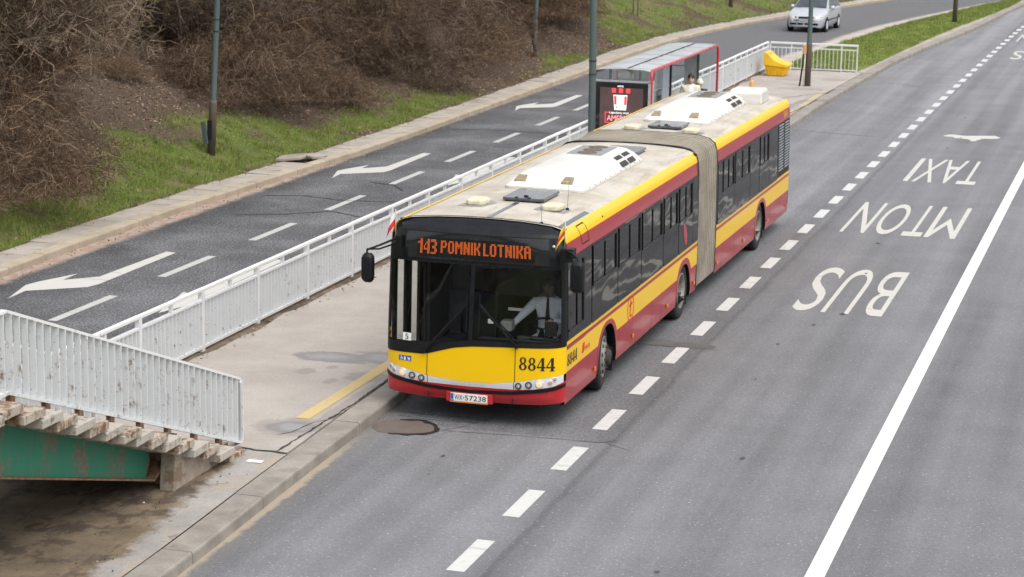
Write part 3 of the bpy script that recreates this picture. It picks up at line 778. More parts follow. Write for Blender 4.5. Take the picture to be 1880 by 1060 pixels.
rbody = mb.build('rear_body', ['red', 'yel', 'black', 'roof'], bus, smooth=radians(30))

# bellows: close-set folds on a slightly smaller section, with a rounded top
mb = MB(); sec = [(1.235, .36), (1.24, .8), (1.235, 1.6), (1.225, 2.3), (1.21, 2.5), (1.17, 2.63), (1.07, 2.715), (.9, 2.755), (.5, 2.775), (0, 2.78)]
sec = sec + [(-x, z) for x, z in sec[-2::-1]]
ys = []; nf = 9
nf = 12
for k in range(nf):
    for q_, o_ in ((0, 1), (.6, 1), (.68, 0), (.92, 0)): ys.append((8.80 + 1.64 * (k + q_) / nf, o_))
ys.append((10.44, 1))
rows = []
for y, o in ys:
    gth = sin(pi * (y - 8.8) / 1.64); s = 1 + (.022 if o else -.04) - .012 * gth
    rows.append([(x * s + bend(y), y, 1.5 + (z - 1.5) * (s if z > 1.5 else 1) - .02 * gth) for x, z in sec])
mb.grid(rows, smooth=False); bel = mb.build('bellows', 'bellow', bus)
for y in (8.83, 10.41):
    mb = MB(); mb.grid([[(x * 1.028 + bend(yy), yy, 1.5 + (z - 1.5) * 1.02) for x, z in sec] for yy in (y - .035, y + .035)], smooth=False); mb.build('hoop', 'grey_hoop' if False else 'charcoal', bel)

# --- front mask: one curved surface cut into its panels
PLAN = [(0, 0), (.4, .006), (.7, .02), (.9, .042), (1.0, .06), (1.1, .092), (1.18, .135), (1.235, .19), (1.265, .25), (1.275, .32)]
def rake(z): return interp([(.3, .09), (.42, .02), (.6, 0), (1.1, .02), (2.2, .13), (2.52, .14), (2.60, .155), (2.66, .22), (2.70, .33), (2.725, .40), (2.735, .46)], z)
def F(x, z, off=0.):
    y = interp(PLAN, abs(x)); k = max(0., 1 - y / .32); rk = rake(z)
    sx = px_(min(z, 2.69)) / 1.275
    return (x * sx, y + rk * (1 if z > 2.5 else k * .55 + .45 * k) - off, z)
XS = sorted(set([round(s * x, 4) for s in (-1, 1) for x in (0, .03, .05, .1, .2, .262, .3, .4, .5, .56, .6, .62, .64, .68, .7, .8, .9, .97, 1.0, 1.05, 1.1, 1.14, 1.18, 1.21, 1.235, 1.252, 1.265, 1.272, 1.275)]))
B_BOT = [(-1.275, .36), (-1.0, .33), (-.6, .315), (0, .31), (.6, .315), (1.0, .33), (1.275, .36)]
B_STR = [(-1.275, .575), (-1.1, .53), (-.6, .46), (0, .435), (.6, .46), (1.1, .53), (1.275, .575)]
B_SIL = [(-1.275, .655), (-1.15, .60), (-.9, .555), (-.6, .535), (0, .53), (.62, .535), (.9, .555), (1.15, .60), (1.275, .655)]
B_YB = [(-1.275, .755), (-.9, .69), (-.62, .632), (-.08, .588), (.3, .60), (.63, .638), (.9, .69), (1.275, .755)]
B_YT = [(-1.275, .915), (-.68, .925), (-.60, .94), (-.4, 1.0), (-.23, 1.05), (.02, 1.085), (.4, 1.105), (.68, 1.115), (1.275, 1.13)]
B_GB = [(-1.275, 1.06), (-.62, 1.075), (-.5, 1.09), (-.2, 1.14), (.03, 1.17), (.6, 1.18), (1.275, 1.19)]
def band(name, za, zb, x0, x1, mat, off=0., nz=3, parent=None, gap=0., smooth=True, xs=None):
    fa = za if callable(za) else (lambda x: za); fb = zb if callable(zb) else (lambda x: zb)
    X = [x0] + [x for x in XS if x0 + .001 < x < x1 - .001] + [x1]
    mb = MB(); mb.grid([[F(x, lerp(fa(x), fb(x), k / nz), off) for x in X] for k in range(nz + 1)], 0, smooth)
    return mb.build(name, mat, parent or bus)
T = lambda tab, d=0.: (lambda x: interp(tab, x) + d)
bump_ = band('bumper', T(B_BOT), T(B_SIL), -1.275, 1.275, 'bred', nz=6)
# underside lip of the bumper
mb = MB(); mb.grid([[F(x, interp(B_BOT, x)) for x in XS], [(x * .97, .35, interp(B_BOT, x) + .02) for x in XS]]); mb.build('bumper_lip', 'black', bump_)
band('rubbing_strip', T(B_STR), T(B_STR, .05), -1.275, 1.275, 'black', .016, 2, bump_)
for xg in (-.6, .6): mb = MB(); mb.box(xg - .005, xg + .005, F(xg, .4)[1] - .006, F(xg, .4)[1] + .01, interp(B_BOT, xg) + .01, interp(B_SIL, xg), 0); mb.build('panel_gap', 'seam', bump_)
# recessed ends of the bumper
for s in (-1, 1):
    mb = MB(); mb.poly([F(s * .82, .345, .004), F(s * 1.2, .37, .004), F(s * 1.22, .455, .004), F(s * .95, .43, .004)][::s]); mb.build('bumper_recess', 'bred', bump_, label='sunken darker corner panel')
band('grille_bar', T(B_SIL), T(B_YB), -.60, .62, 'silver', .004, 4)
mb = MB(); put_text(mb, 'SOLARIS', lambda u, v: F(-.27 + .5 * u, .545 + .034 * v, .008), 0); mb.build('raised_lettering', 'acwhite', bpy.data.objects['grille_bar'])
fp = band('front_panel', T(B_YB), T(B_YT), -1.275, 1.275, 'yel', 0, 6)
for xg in (-.615, .635):
    mb = MB(); P = [F(xg, lerp(interp(B_YB, xg) - .1, interp(B_YT, xg), k / 8), .003) for k in range(9)]
    mb.grid([[(p[0] - .005, p[1], p[2]) for p in P], [(p[0] + .005, p[1], p[2]) for p in P]]); mb.build('panel_gap', 'seam', fp)
for s in (-1, 1):
    hu = band('headlight_cluster', T(B_SIL), T(B_YB), -1.262 if s < 0 else .63, -.61 if s < 0 else 1.262, 'silver', .006, 5)
    for x, z, r, m in ((.69, .592, .036, 'lamp_off'), (.83, .612, .038, 'lamp_off'), (.975, .640, .044, 'lamp_on'), (1.11, .655, .027, 'amber2'), (1.165, .70, .024, 'amber2')):
        p = F(s * x, z, .0); n = Vector((s * (.0 if x < .9 else (x - .85) * 1.6), -1, 0)).normalized(); c = Vector(p)
        mb = MB(); mb.lathe([(r * 1.28, -.004), (r * 1.28, .016), (r * 1.05, .022), (r, .012)], c, n, 20, 0); mb.lathe([(r, .014), (r * .7, .022), (.0005, .025)], c, n, 20, 1)
        l = mb.build('headlight' if m.startswith('lamp') else 'indicator', ['rim_dark' if m == 'lamp_off' else 'silver', m], hu)
        if m == 'lamp_off':
            mb = MB(); mb.lathe([(r * .5, .024), (r * .62, .027), (r * .62, .024)], c, n, 16); mb.cyl(c + n * .02 + Vector((.006, 0, 0)), n, r * .3, .008, 12); mb.build('reflector', 'silver', l)
# dark surround and the two windscreen panes
band('screen_apron', T(B_YT), T(B_GB), -1.275, 1.275, 'black', .006, 3)
mb = MB(); mb.grid([[F(x, interp(B_GB, x), .006) for x in XS], [(F(x, 1.1)[0] * .98, F(x, 1.1)[1] + .1 * (1 - abs(x) / 1.4), interp(B_GB, x) + .015) for x in XS]]); mb.build('screen_ledge', 'black', bpy.data.objects['screen_apron'])
ZT = 2.195
for a, b in ((-1.225, -.028), (.028, 1.235)): band('windscreen', T(B_GB, .02), ZT, a, b, 'wscreen', .004, 6)
band('centre_pillar', T(B_GB), ZT, -.03, .03, 'charcoal', .012, 4)
for a, b in ((-1.275, -1.215), (1.225, 1.275)): band('corner_pillar', T(B_GB), ZT, a, b, 'black', .006, 4)
brow = band('brow', ZT, 2.605, -1.275, 1.275, 'charcoal', .004, 4)
# gloss panel in front of the destination display
mb = MB(); X = [-1.03 + 2.1 * k / 24 for k in range(25)]
mb.grid([[F(x, lerp(2.235, 2.59, k / 3), .012) for x in X] for k in range(4)]); dp = mb.build('display_window', 'blackgloss', bus)
mb = MB(); mb.grid([[F(-.83 + 1.7 * k / 12, lerp(2.262, 2.525, j / 2), .0145) for k in range(13)] for j in range(3)]); mb.build('display_matrix', 'charcoal', dp)
mb = MB(); mb.grid([[F(x, z, .02) for x in XS] for z in (2.185, 2.21)]); mb.build('brow_strip', 'charcoal', brow)
rows = []
for z in (2.60, 2.63, 2.66, 2.69, 2.71, 2.725, 2.735): rows.append([F(x, z, .003) for x in XS])
# the visor rolls over on to the roof: finish on the roof line
rows.append([(x * .93, .47 + .02 * abs(x), rz_(x * .93) + .008) for x in XS]); rows.append([(x * .93, .5, rz_(x * .93) - .01) for x in XS])
rows[4:7] = [[(lerp(p[0], q[0], t), lerp(p[1], q[1], t), lerp(min(p[2], 2.69), q[2], t ** .6)) for p, q in zip(rows[3], rows[7])] for t in (.25, .5, .78)]
mb = MB(); mb.grid(rows); mb.build('roof_visor', 'charcoal', brow)
for s in (-1, 1):
    mb = MB(); c = Vector(F(s * 1.13, 2.5, .0)); mb.lathe([(.02, -.002), (.02, .012), (.0005, .02)], c, (s * .4, -1, 0), 14); mb.build('marker_light', 'acwhite', brow)
FONT = {'1': ["..##", "####", "..##", "..##", "..##", "..##", "..##"], '4': ["...##", "..###", ".#.##", "#..##", "#####", "...##", "...##"], '3': ["####.", "...##", "...##", ".###.", "...##", "...##", "####."],
        'P': ["#####.", "##..##", "##..##", "#####.", "##....", "##....", "##...."], 'O': [".####.", "##..##", "##..##", "##..##", "##..##", "##..##", ".####."], 'M': ["##...##", "###.###", "#######", "##.#.##", "##...##", "##...##", "##...##"],
        'N': ["##..##", "###.##", "###.##", "######", "##.###", "##.###", "##..##"], 'I': ["##", "##", "##", "##", "##", "##", "##"], 'K': ["##..##", "##..##", "##.##.", "####..", "##.##.", "##..##", "##..##"],
        'L': ["##...", "##...", "##...", "##...", "##...", "##...", "#####"], 'T': ["######", "..##..", "..##..", "..##..", "..##..", "..##..", "..##.."], 'A': [".####.", "##..##", "##..##", "######", "##..##", "##..##", "##..##"]}
mb = MB(); x = -.82
def led(word, x, pitch, ztop, rows_, hp):
    for ch in word:
        if ch == ' ': x += pitch * 3; continue
        gph = FONT[ch]
        for r in range(rows_):
            line = gph[int(r * 7 / rows_)]
            for c, k in enumerate(line):
                if k == '#':
                    z = ztop - (r + .5) * hp; xx = x + (c + .5) * pitch; d = .38 * pitch
                    mb.poly([F(xx - d, z - hp * .36, .018), F(xx + d, z - hp * .36, .018), F(xx + d, z + hp * .36, .018), F(xx - d, z + hp * .36, .018)])
        x += (len(gph[0]) + 1) * pitch
    return x

for dgt in '143': mb = MB(); x = led(dgt, x, .0176, 2.50, 16, .0125); mb.build('route_digit', 'led', dp)
mb = MB(); x = led('POMNIK', x + .038, .0152, 2.492, 14, .0122); mb.build('route_lettering', 'led', dp)
mb = MB(); led('LOTNIKA', x + .026, .0158, 2.49, 14, .0122); mb.build('route_lettering', 'led', dp)
# front number, side number: drawn with serifs
def digits(mb, fn, word):
    def P(pts): mb.poly([fn(*p) for p in pts])
    def ring(cx, cy, rx, ry, tx, ty):
        n = 20
        for k in range(n):
            a, b = 2 * pi * k / n, 2 * pi * (k + 1) / n
            P([(cx + rx * cos(a), cy + ry * sin(a)), (cx + rx * cos(b), cy + ry * sin(b)), (cx + (rx - tx) * cos(b), cy + (ry - ty) * sin(b)), (cx + (rx - tx) * cos(a), cy + (ry - ty) * sin(a))])
    w = 1 / len(word)
    for i, ch in enumerate(word):
        o = i * w
        if ch == '8': ring(o + w * .45, .74, w * .36, .26, w * .21, .07); ring(o + w * .45, .26, w * .43, .26, w * .24, .07)
        else:
            P([(o + w * .50, 0), (o + w * .76, 0), (o + w * .76, 1), (o + w * .56, 1)][:0] or [(o + w * .50, .03), (o + w * .77, .03), (o + w * .77, 1), (o + w * .50, 1)])
            P([(o + w * .0, .30), (o + w * .08, .24), (o + w * .60, .98), (o + w * .52, 1.0)])
            P([(o + w * .0, .22), (o + w * .92, .22), (o + w * .92, .33), (o + w * .0, .33)]); P([(o + w * .38, 0), (o + w * .88, 0), (o + w * .88, .05), (o + w * .38, .05)])
    return mb
mb = digits(MB(), lambda u, v: F(.69 + .49 * u, .815 + .18 * v, .006), '8844'); mb.build('front_number', 'ink', fp)
SX = lambda y, z, o=.004: (px_(z) + bend(y) + o, y, z)
mb = digits(MB(), lambda u, v: SX(.35 + .52 * u, .835 + .165 * v), '8844'); mb.build('side_number', 'ink', body)
mb = digits(MB(), lambda u, v: SX(17.1 + .5 * u, 2.36 + .14 * v), '8844'); mb.build('rear_number', 'yel', rbody)
# access symbols, route card, number plate
ic = MB(); ic.poly([F(x, z, .006) for x, z in ((-1.04, .80), (-.85, .80), (-.85, .875), (-1.04, .875))]); ic = ic.build('access_symbols', 'blue', fp)
mb = MB(); q = lambda x, z: F(x, z, .009)
def disc2(mb, cx, cz, r, q, n=10, ri=0):
    for k in range(n):
        a, b = 2 * pi * k / n, 2 * pi * (k + 1) / n
        if ri: mb.poly([q(cx + r * cos(a), cz + r * sin(a)), q(cx + r * cos(b), cz + r * sin(b)), q(cx + ri * cos(b), cz + ri * sin(b)), q(cx + ri * cos(a), cz + ri * sin(a))])
        else: mb.poly([q(cx, cz), q(cx + r * cos(a), cz + r * sin(a)), q(cx + r * cos(b), cz + r * sin(b))])
disc2(mb, -1.0, .825, .017, q, 12, .011); disc2(mb, -1.003, .863, .007, q); mb.poly([q(*p) for p in ((-1.007, .856), (-1.0, .856), (-.998, .84), (-.984, .838), (-.980, .818), (-.974, .818), (-.978, .846), (-1.007, .844))])
disc2(mb, -.945, .863, .008, q); mb.poly([q(*p) for p in ((-.960, .852), (-.930, .852), (-.934, .806), (-.956, .806))])
mb.poly([q(*p) for p in ((-.905, .862), (-.898, .862), (-.892, .848), (-.865, .848), (-.868, .826), (-.898, .822))]); disc2(mb, -.894, .814, .007, q); disc2(mb, -.872, .814, .007, q)
mb.build('symbol', 'plate', ic)
cd = MB(); cd.poly([F(x, z, .0) for x, z in ((-.98, 1.09), (-.855, 1.09), (-.855, 1.195), (-.98, 1.195))]); cd = cd.build('route_card', 'paper', bus)
cd.location.y -= .012
mb = MB(); put_text(mb, '5', lambda u, v: F(-.945 + .05 * u, 1.105 + .075 * v, .006), 0, 4); mb.build('card_number', 'ink', cd)
mb = MB(); mb.box(-.262, .262, -.012, .05, .315, .425); pt = mb.build('number_plate', 'plate', bus, bevel=.003)
mb = MB(); mb.box(-.258, -.218, -.0145, -.0125, .318, .422); mb.build('plate_band', 'blue', pt)
mb = MB(); put_text(mb, 'WX', lambda u, v: (-.205 + .115 * u, -.0148, .335 + .07 * v)); put_text(mb, '57238', lambda u, v: (-.055 + .30 * u, -.0148, .335 + .07 * v)); mb.box(-.078, -.066, -.0145, -.0125, .36, .38); mb.build('plate_lettering', 'ink', pt)
mb = MB(); put_text(mb, 'PL', lambda u, v: (-.25 + .024 * u, -.0166, .325 + .02 * v)); mb.build('plate_letters', 'plate', pt)
mb = MB(); mb.box(-.27, .27, -.014, .04, .296, .313); mb.build('plate_frame', 'amber', pt, bevel=.003)
mb = MB(); mb.box(-.33, .33, .0, .08, .30, .44); mb.build('plate_holder', 'bred', bump_, bevel=.012)
# wipers
for (x0, z0, x1, z1, xa, za) in ((-.66, .97, -.06, 1.66, -.42, 1.22), (.66, 1.14, .12, 1.66, .45, 1.32)):
    a = Vector(F(x0, z0, .035)); b = Vector(F(x1, z1, .03))
    mb = MB(); mb.bar(a, b, .046, .03); w = mb.build('wiper_arm', 'black', bus, bevel=.004)
    mb = MB(); mb.bar(a + Vector((.05, 0, .02)), lerp(a, b, .72) + Vector((.05, 0, 0)), .014); mb.build('wiper_link', 'black', w)
    mb = MB(); mb.bar(Vector(F(x1, z1 - .38, .022)), Vector(F(x1 - .002, z1 + .14, .022)), .014, .02); mb.build('wiper_blade', 'black', w)
    mb = MB(); mb.cyl(a + Vector((0, .03, 0)), (0, -1, 0), .03, .05, 14); mb.build('wiper_pivot', 'black', w)
# mirrors
def mirror(px, zt, zb, arm, w):
    mb = MB(); rows = []
    for k in range(13):
        t = k / 12; z = lerp(zt, zb, t); e = (1 - abs(2 * t - 1) ** 4.5) ** .5; ww = w / 2 * (.55 + .45 * e); dd = .075 * (.35 + .65 * e)
        rows.append([(px + ww * (1 if abs(cos(a)) > .999 else 1) * math.copysign(abs(cos(a)) ** .6, cos(a)), -.28 + dd * math.copysign(abs(sin(a)) ** .75, sin(a)) * (1.35 if sin(a) < 0 else .55), z) for a in [2 * pi * j / 20 for j in range(21)]])
    mb.grid(rows); mb.face(list(range(20))); mb.face([12 * 21 + j for j in range(20)][::-1])
    h = mb.build('mirror_head', 'black', bus, smooth=radians(50))
    mb = MB(); mb.grid([[(px + dx * w * .33, -.395 - .012 * (1 - (2 * t - 1) ** 2), lerp(zt - .04, zb + .06, t)) for dx in (-1, 0, 1)] for t in [k / 8 for k in range(9)]]); mb.build('mirror_shell_ridge', 'charcoal', h)
    mb = MB(); mb.tube(arm, .016, 8); 
    mb.tube([arm[0] + Vector((0, 0, -.07)), arm[1] + Vector((0, 0, -.05)), arm[2] + Vector((0, 0, .01))], .013, 8); mb.build('mirror_arm', 'black', h)
V = Vector
mirror(-1.36, 2.33, 1.93, [V((-1.06, .14, 2.50)), V((-1.25, -.16, 2.42)), V((-1.38, -.28, 2.37)), V((-1.38, -.28, 2.25))], .17)
mb = MB(); mb.box(-1.11, -1.03, .09, .2, 2.36, 2.53); mb.build('mirror_bracket', 'black', bus, bevel=.01)
mirror(1.56, 2.42, 2.0, [V((1.27, .1, 2.47)), V((1.44, -.16, 2.50)), V((1.56, -.28, 2.45)), V((1.56, -.28, 2.3))], .19)
mb = MB(); mb.box(1.24, 1.42, -.02, .16, 2.34, 2.52); mb.build('mirror_bracket', 'black', bus, bevel=.012)

# --- side windows on the street side, one pane each, with the sliding sashes
def pane(name, y0, y1, z0, z1, mat, o, parent=bus, z0b=None, rnd=.05):
    mb = MB(); z0b = z0 if z0b is None else z0b
    mb.poly([SX(y0, z0, o), SX(y1, z0b, o), SX(y1, z1, o), SX(y0, z1, o)]); return mb.build(name, mat, parent)
def window(y0, y1, slider, wmat='tglass'):
    w = pane('side_window', y0 - .02, y1 + .02, 1.175, 2.312, wmat, .006)
    mb = MB()
    if slider:
        ym = lerp(y0, y1, .49)
        for a, b, c, d in ((y0 + .03, y1 - .03, 1.705, 1.735), (ym - .012, ym + .012, 1.735, 2.25), (y0 + .015, y0 + .035, 1.72, 2.26), (y0 + .03, y1 - .03, 2.25, 2.27)):
            mb.box(0, .012, a, b, c, d, 0, lambda x, y, z: (px_(z) + bend(y) + .006 + x, y, z))
        mb.build('sash_frame', 'charcoal', w)
        mb = MB(); mb.box(0, .018, y1 - .10, y1 - .035, 1.74, 2.25, 0, lambda x, y, z: (px_(z) + bend(y) + .0065 + x, y, z)); mb.build('sash_opening', 'ink', w)
    return w
for y0, y1, s in WIN: window(y0, y1, s)
# driver's window with a dropped, slanting sill
mb = MB(); mb.poly([SX(.36, 1.2, .006), SX(1.59, 1.175, .006), SX(1.59, 2.312, .006), SX(.36, 2.30, .006)]); dw = mb.build('driver_window', 'tglass', bus)
mb = MB(); fx = lambda x, y, z: (px_(z) + .007 + x, y, z)
mb.box(0, .012, .80, .83, 1.33, 2.22, 0, fx); mb.box(0, .012, .40, 1.2, 1.31, 1.335, 0, fx); mb.build('sash_frame', 'charcoal', dw)
mb = MB(); mb.box(0, .016, 1.13, 1.185, 1.34, 2.2, 0, fx); mb.build('sash_opening', 'ink', dw)
# red poster oval inside a rear pane of the front half
mb = MB(); pts = [(7.62, 1.62), (7.72, 1.64), (7.85, 1.56), (7.93, 1.42), (7.93, 1.30), (7.85, 1.25), (7.74, 1.30), (7.64, 1.45)]
mb.poly([SX(y, z, .0095) for y, z in pts]); mb.build('window_sticker', 'red', bus)
# engine louvres
for y0, y1 in ((16.50, 17.08), (17.16, 17.72)):
    lg = pane('louvre_panel', y0, y1, 1.30, 2.29, 'black', .005, bus)
    mb = MB(); n = 17
    for k in range(n):
        z = lerp(1.34, 2.26, k / (n - 1)); mb.box(0, .03, y0 + .05, y1 - .05, z - .011, z + .007, 0, lambda x, y, zz, z=z: (px_(zz) + bend(y) + .008 + x * .6, y, zz))
    mb.build('louvre_slats', 'slat', lg)
# side panel joints, roof-hatch outline, marker lights, emblem, name marks
mb = MB()
for y in (3.28, 4.10, 5.45, 6.15, 9.0, 11.0, 12.1, 13.0, 15.75, 16.9):
    if 8.8 < y < 10.4: continue
    mb.grid([[SX(y - .004, z, .0025) for z in (.31, .5, .76)], [SX(y + .004, z, .0025) for z in (.31, .5, .76)]])
mb.build('panel_gap', 'seam', body)
mb = MB()
for a, b in (((.99, 2.655), (1.36, 2.655)), ((1.36, 2.655), (1.5, 2.39)), ((1.5, 2.39), (1.13, 2.39)), ((1.13, 2.39), (.99, 2.655))):
    n = 6; P = [(lerp(a[0], b[0], k / n), lerp(a[1], b[1], k / n)) for k in range(n + 1)]; dz = .008 if abs(a[1] - b[1]) < .01 else 0; dy = .008 if not dz else 0
    mb.grid([[SX(y - dy, z - dz, .004) for y, z in P], [SX(y + dy, z + dz, .004) for y, z in P]])
mb.build('hatch_outline', 'seam', body)
for y in (1.87, 4.17, 6.55, 8.62): mb = MB(); mb.box(1.27, 1.29, y - .035, y + .035, .435, .495); mb.build('side_marker', 'amber', bus, bevel=.004)
for y in (10.6, 13.05, 15.55, 17.65): mb = MB(); mb.box(1.27 + bend(y), 1.29 + bend(y), y - .035, y + .035, .435, .495); mb.build('side_marker', 'amber', bus, bevel=.004)
mb = MB(); q = lambda y, z: SX(y, z, .004); disc2(mb, 3.98, .93, .205, lambda a, b: q(3.98 + (a - 3.98) * 1.0, b), 28, .178)
for P in ([(3.93, .83), (3.97, .83), (4.01, 1.06), (3.96, 1.06)], [(3.88, .965), (4.09, .99), (4.09, 1.02), (3.88, .995)], [(3.93, .83), (3.95, .795), (4.04, .80), (4.05, .835), (3.97, .83)]): mb.poly([q(*p) for p in P])
mb.build('emblem', 'flagred', body)
mb = MB(); put_text(mb, 'mza', lambda u, v: q(1.26 + .30 * u, .865 + .06 * v)); mb.poly([q(*p) for p in ((1.12, .85), (1.22, .85), (1.27, .99), (1.17, .99))]); mb.build('operator_mark', 'flagred', body)
mb = MB(); mb.grid([[SX(y, z, .006) for z in (1.075, 1.125)] for y in (.34, .8, 1.3)]); mb.build('stripe_flap', 'red', body)

# --- roof equipment
def roof_xf(y): return bend(y)
def ac_unit(y0, y1, name='roof_air_unit'):
    cx = .1; base = [(-.60, 0), (.60, 0), (.60, 1), (-.60, 1)]
    rows = []
    for t, inx, iny0, iny1, h in ((0, 0, 0, 0, 0), (.05, 0.0, .0, .0, .035), (.5, .10, .26, .12, .145), (.85, .20, .44, .2, .205), (1, .27, .58, .28, .225)):
        ring = []
        hx = .62 - inx; a = y0 + iny0; b = y1 - iny1; rr = .14
        for (sx, sy, a0) in ((1, 1, 0), (-1, 1, 90), (-1, -1, 180), (1, -1, 270)):
            ccx = cx + sx * (hx - rr); ccy = (b - rr) if sy > 0 else (a + rr)
            for k in range(5):
                an = radians(a0 + 90 * k / 4); x = ccx + rr * cos(an); y = ccy + rr * sin(an); ring.append((x + bend(y), y, rz_(min(1.1, abs(x))) + h + .004))
        ring.append(ring[0]); rows.append(ring)
    mb = MB(); mb.grid(rows); mb.face(list(range(4 * 21, 4 * 21 + 20))); u = mb.build(name, 'acwhite', bus, smooth=radians(28))
    zt = rz_(.1) + .222
    # intake windows on the front slope
    for xa in (-.30, .42):
        mb = MB(); P = [(xa - .09, y0 + .13), (xa + .09, y0 + .13), (xa + .075, y0 + .30), (xa - .065, y0 + .30)]
        zz = lambda y: rz_(.3) + .004 + interp([(0, .035), (.26, .15), (.44, .205)], y - y0) + .012
        t_ = [mb.vert((x + bend(y), y, zz(y))) for x, y in P]; b_ = [mb.vert((x + bend(y), y, zz(y) - .05)) for x, y in P]
        mb.face(t_)
        for k in range(4): mb.face((b_[k], b_[(k + 1) % 4], t_[(k + 1) % 4], t_[k]))
        mb.build('intake_grille', 'tan', u, bevel=.012)
    # dark plate with three fans
    ym = lerp(y0, y1, .76)
    mb = MB(); mb.box(cx - .30 + bend(ym), cx + .27 + bend(ym), ym - .55, ym + .52, zt - .02, zt + .014); fpz = mb.build('fan_plate', 'greyp', u, bevel=.01)
    for k in range(3):
        c = V((cx + bend(ym), ym - .36 + .35 * k, zt + .014)); mb = MB(); mb.lathe([(.155, 0), (.155, .008), (.145, .010), (.0005, .006)], c, (0, 0, 1), 24); mb.build('fan', 'fanbrown', fpz)
    # slots in the street-side slope
    mb = MB()
    for k in range(2):
        ya = y1 - 1.35 + .48 * k
        for xi, xo, zi, zo in ((.53, .60, .190, .150), (.635, .702, .118, .052)):
            f = lambda x, yy, dz: (x + .006 + bend(yy), yy, rz_(.6) + .012 + dz)
            mb.poly([f(xi, ya, zi), f(xo, ya, zo), f(xo, ya + .40, zo), f(xi, ya + .40, zi)])
    mb.build('vent_slots', 'rim_dark', u)
    mb = MB()
    for k in range(11):
        y = lerp(y0 + .35, y1 - .3, k / 10); mb.cyl((cx + .612 + bend(y), y, rz_(.6) + .035), (1, 0, .6), .011, .012, 8)
    mb.build('fixing_bolts', 'greyp', u)
    return u
ac_unit(3.14, 6.95); ac_unit(12.0, 15.85)
def roof_hatch(x0, x1, y0, y1):
    z = rz_(.15); c = bend(y0); P = [(x0, y0 + .06), (x0 + .06, y0), (x1 - .06, y0), (x1, y0 + .06), (x1, y1 - .06), (x1 - .06, y1), (x0 + .06, y1), (x0, y1 - .06)]
    mb = MB(); mb.prism(P, lambda u, v, t: (u + c, v, t), z + .015, z + .06); h = mb.build('roof_hatch', 'hatch', bus, bevel=.014)
    mb = MB(); mb.box(x0 + .05 + c, x1 - .05 + c, y0 + .05, y1 - .05, z - .02, z + .02); mb.build('hatch_frame', 'black', h)
    mb = MB()
    for k in (.35, .65): mb.box(lerp(x0, x1, k) - .02 + c, lerp(x0, x1, k) + .02 + c, y0 + .01, y0 + .05, z + .06, z + .072); mb.cyl((lerp(x0, x1, .46 + k * .12) + c, y0 + .16, z + .06), (0, 0, 1), .022, .02, 10)
    mb.build('hatch_fitting', 'black', h)
roof_hatch(-.17, .45, 1.92, 2.86); roof_hatch(-.1, .52, 7.25, 8.05); roof_hatch(-.17, .45, 10.92, 11.8)
for x, y in ((-.42, 1.62), (.68, 1.62), (-.40, 10.82), (.68, 10.82)):
    P = [(-.14, -.12), (-.09, -.19), (.09, -.19), (.14, -.12), (.14, .12), (.09, .19), (-.09, .19), (-.14, .12)]
    mb = MB(); mb.prism(P, lambda u, v, t: (x + u * (1 - .5 * max(0, t - .05) * 3) + bend(y), y + v, rz_(x) + t), 0, .075); vt = mb.build('roof_vent', 'cream', bus, bevel=.02)
    mb = MB(); P2 = [(x + u * 1.5 + U(-.04, .04) + bend(y), y + v * 1.35 + U(-.06, .06)) for u, v in P]; mb.poly([(a, b, rz_(a) + .004) for a, b in P2]); mb.build('vent_dirt', 'greyp', vt)
mb = MB(); z = rz_(.6); mb.grid([[(.79 + .24 * sx + bend(16.5) * 1, 16.42 + .42 * sy, z - .01 + h) for sx, sy in ((-1, -1), (1, -1), (1, 1), (-1, 1), (-1, -1))] if False else [(.62 + r * .34 * cx_ + bend(16.5), 16.5 + r2 * .42 * cy_, z - .02 + h) for cx_, cy_ in ((-1, -1), (1, -1), (1, 1), (-1, 1), (-1, -1))] for r, r2, h in ((1, 1, 0), (1, 1, .05), (.97, .97, .2), (.86, .84, .26))], smooth=False)
mb.face([15, 16, 17, 18]); mb.build('roof_box', 'acwhite', bus, bevel=.03, seg=3)
mb = MB(); mb.grid([[(.08 + sx, y, rz_(.1) + .005) for sx in (-.03, .045)] for y in frange(.5, 1.86, .3)], smooth=False); mb.build('cable_tape', 'hatch', bus)
mb = MB(); mb.grid([[(x, y, rz_(x) + .005 if x < 1.15 else 2.692) for x in (1.06, 1.13)] for y in frange(.5, 1.9, .3)], smooth=False); mb.build('roof_edge_tape', 'hatch', bus)
mb = MB(); mb.tube([(.83, .52, rz_(.8) + .01), (.70, .9, rz_(.8) + .27)], [.003, .0015], 6); mb.cyl((.83, .52, rz_(.8)), (0, 0, 1), .02, .012, 10); mb.build('aerial', 'black', bus)
mb = MB(); mb.tube([(.86, 1.72, rz_(.85)), (.86, 1.78, rz_(.85) + .42)], [.003, .0015], 6); mb.cyl((.86, 1.72, rz_(.85)), (0, 0, 1), .024, .03, 10); mb.build('aerial', 'black', bus)
# thin trim where roof meets side
for sgn in (1, -1):
    for a, b in ((.5, 8.78), (10.46, 17.7)):
        mb = MB(); mb.grid([[(sgn * 1.152 + bend(y), y, 2.694), (sgn * 1.10 + bend(y), y, 2.714)] if sgn > 0 else [(sgn * 1.10 + bend(y), y, 2.716), (sgn * 1.185 + bend(y), y, 2.665)] for y in frange(a, b, .8)], smooth=False)
        if sgn > 0: continue
        mb.tube([(-1.172 + bend(y), y, 2.672) for y in frange(a, b, .8)], .022, 8); mb.build('roof_trim', 'yel', bus)

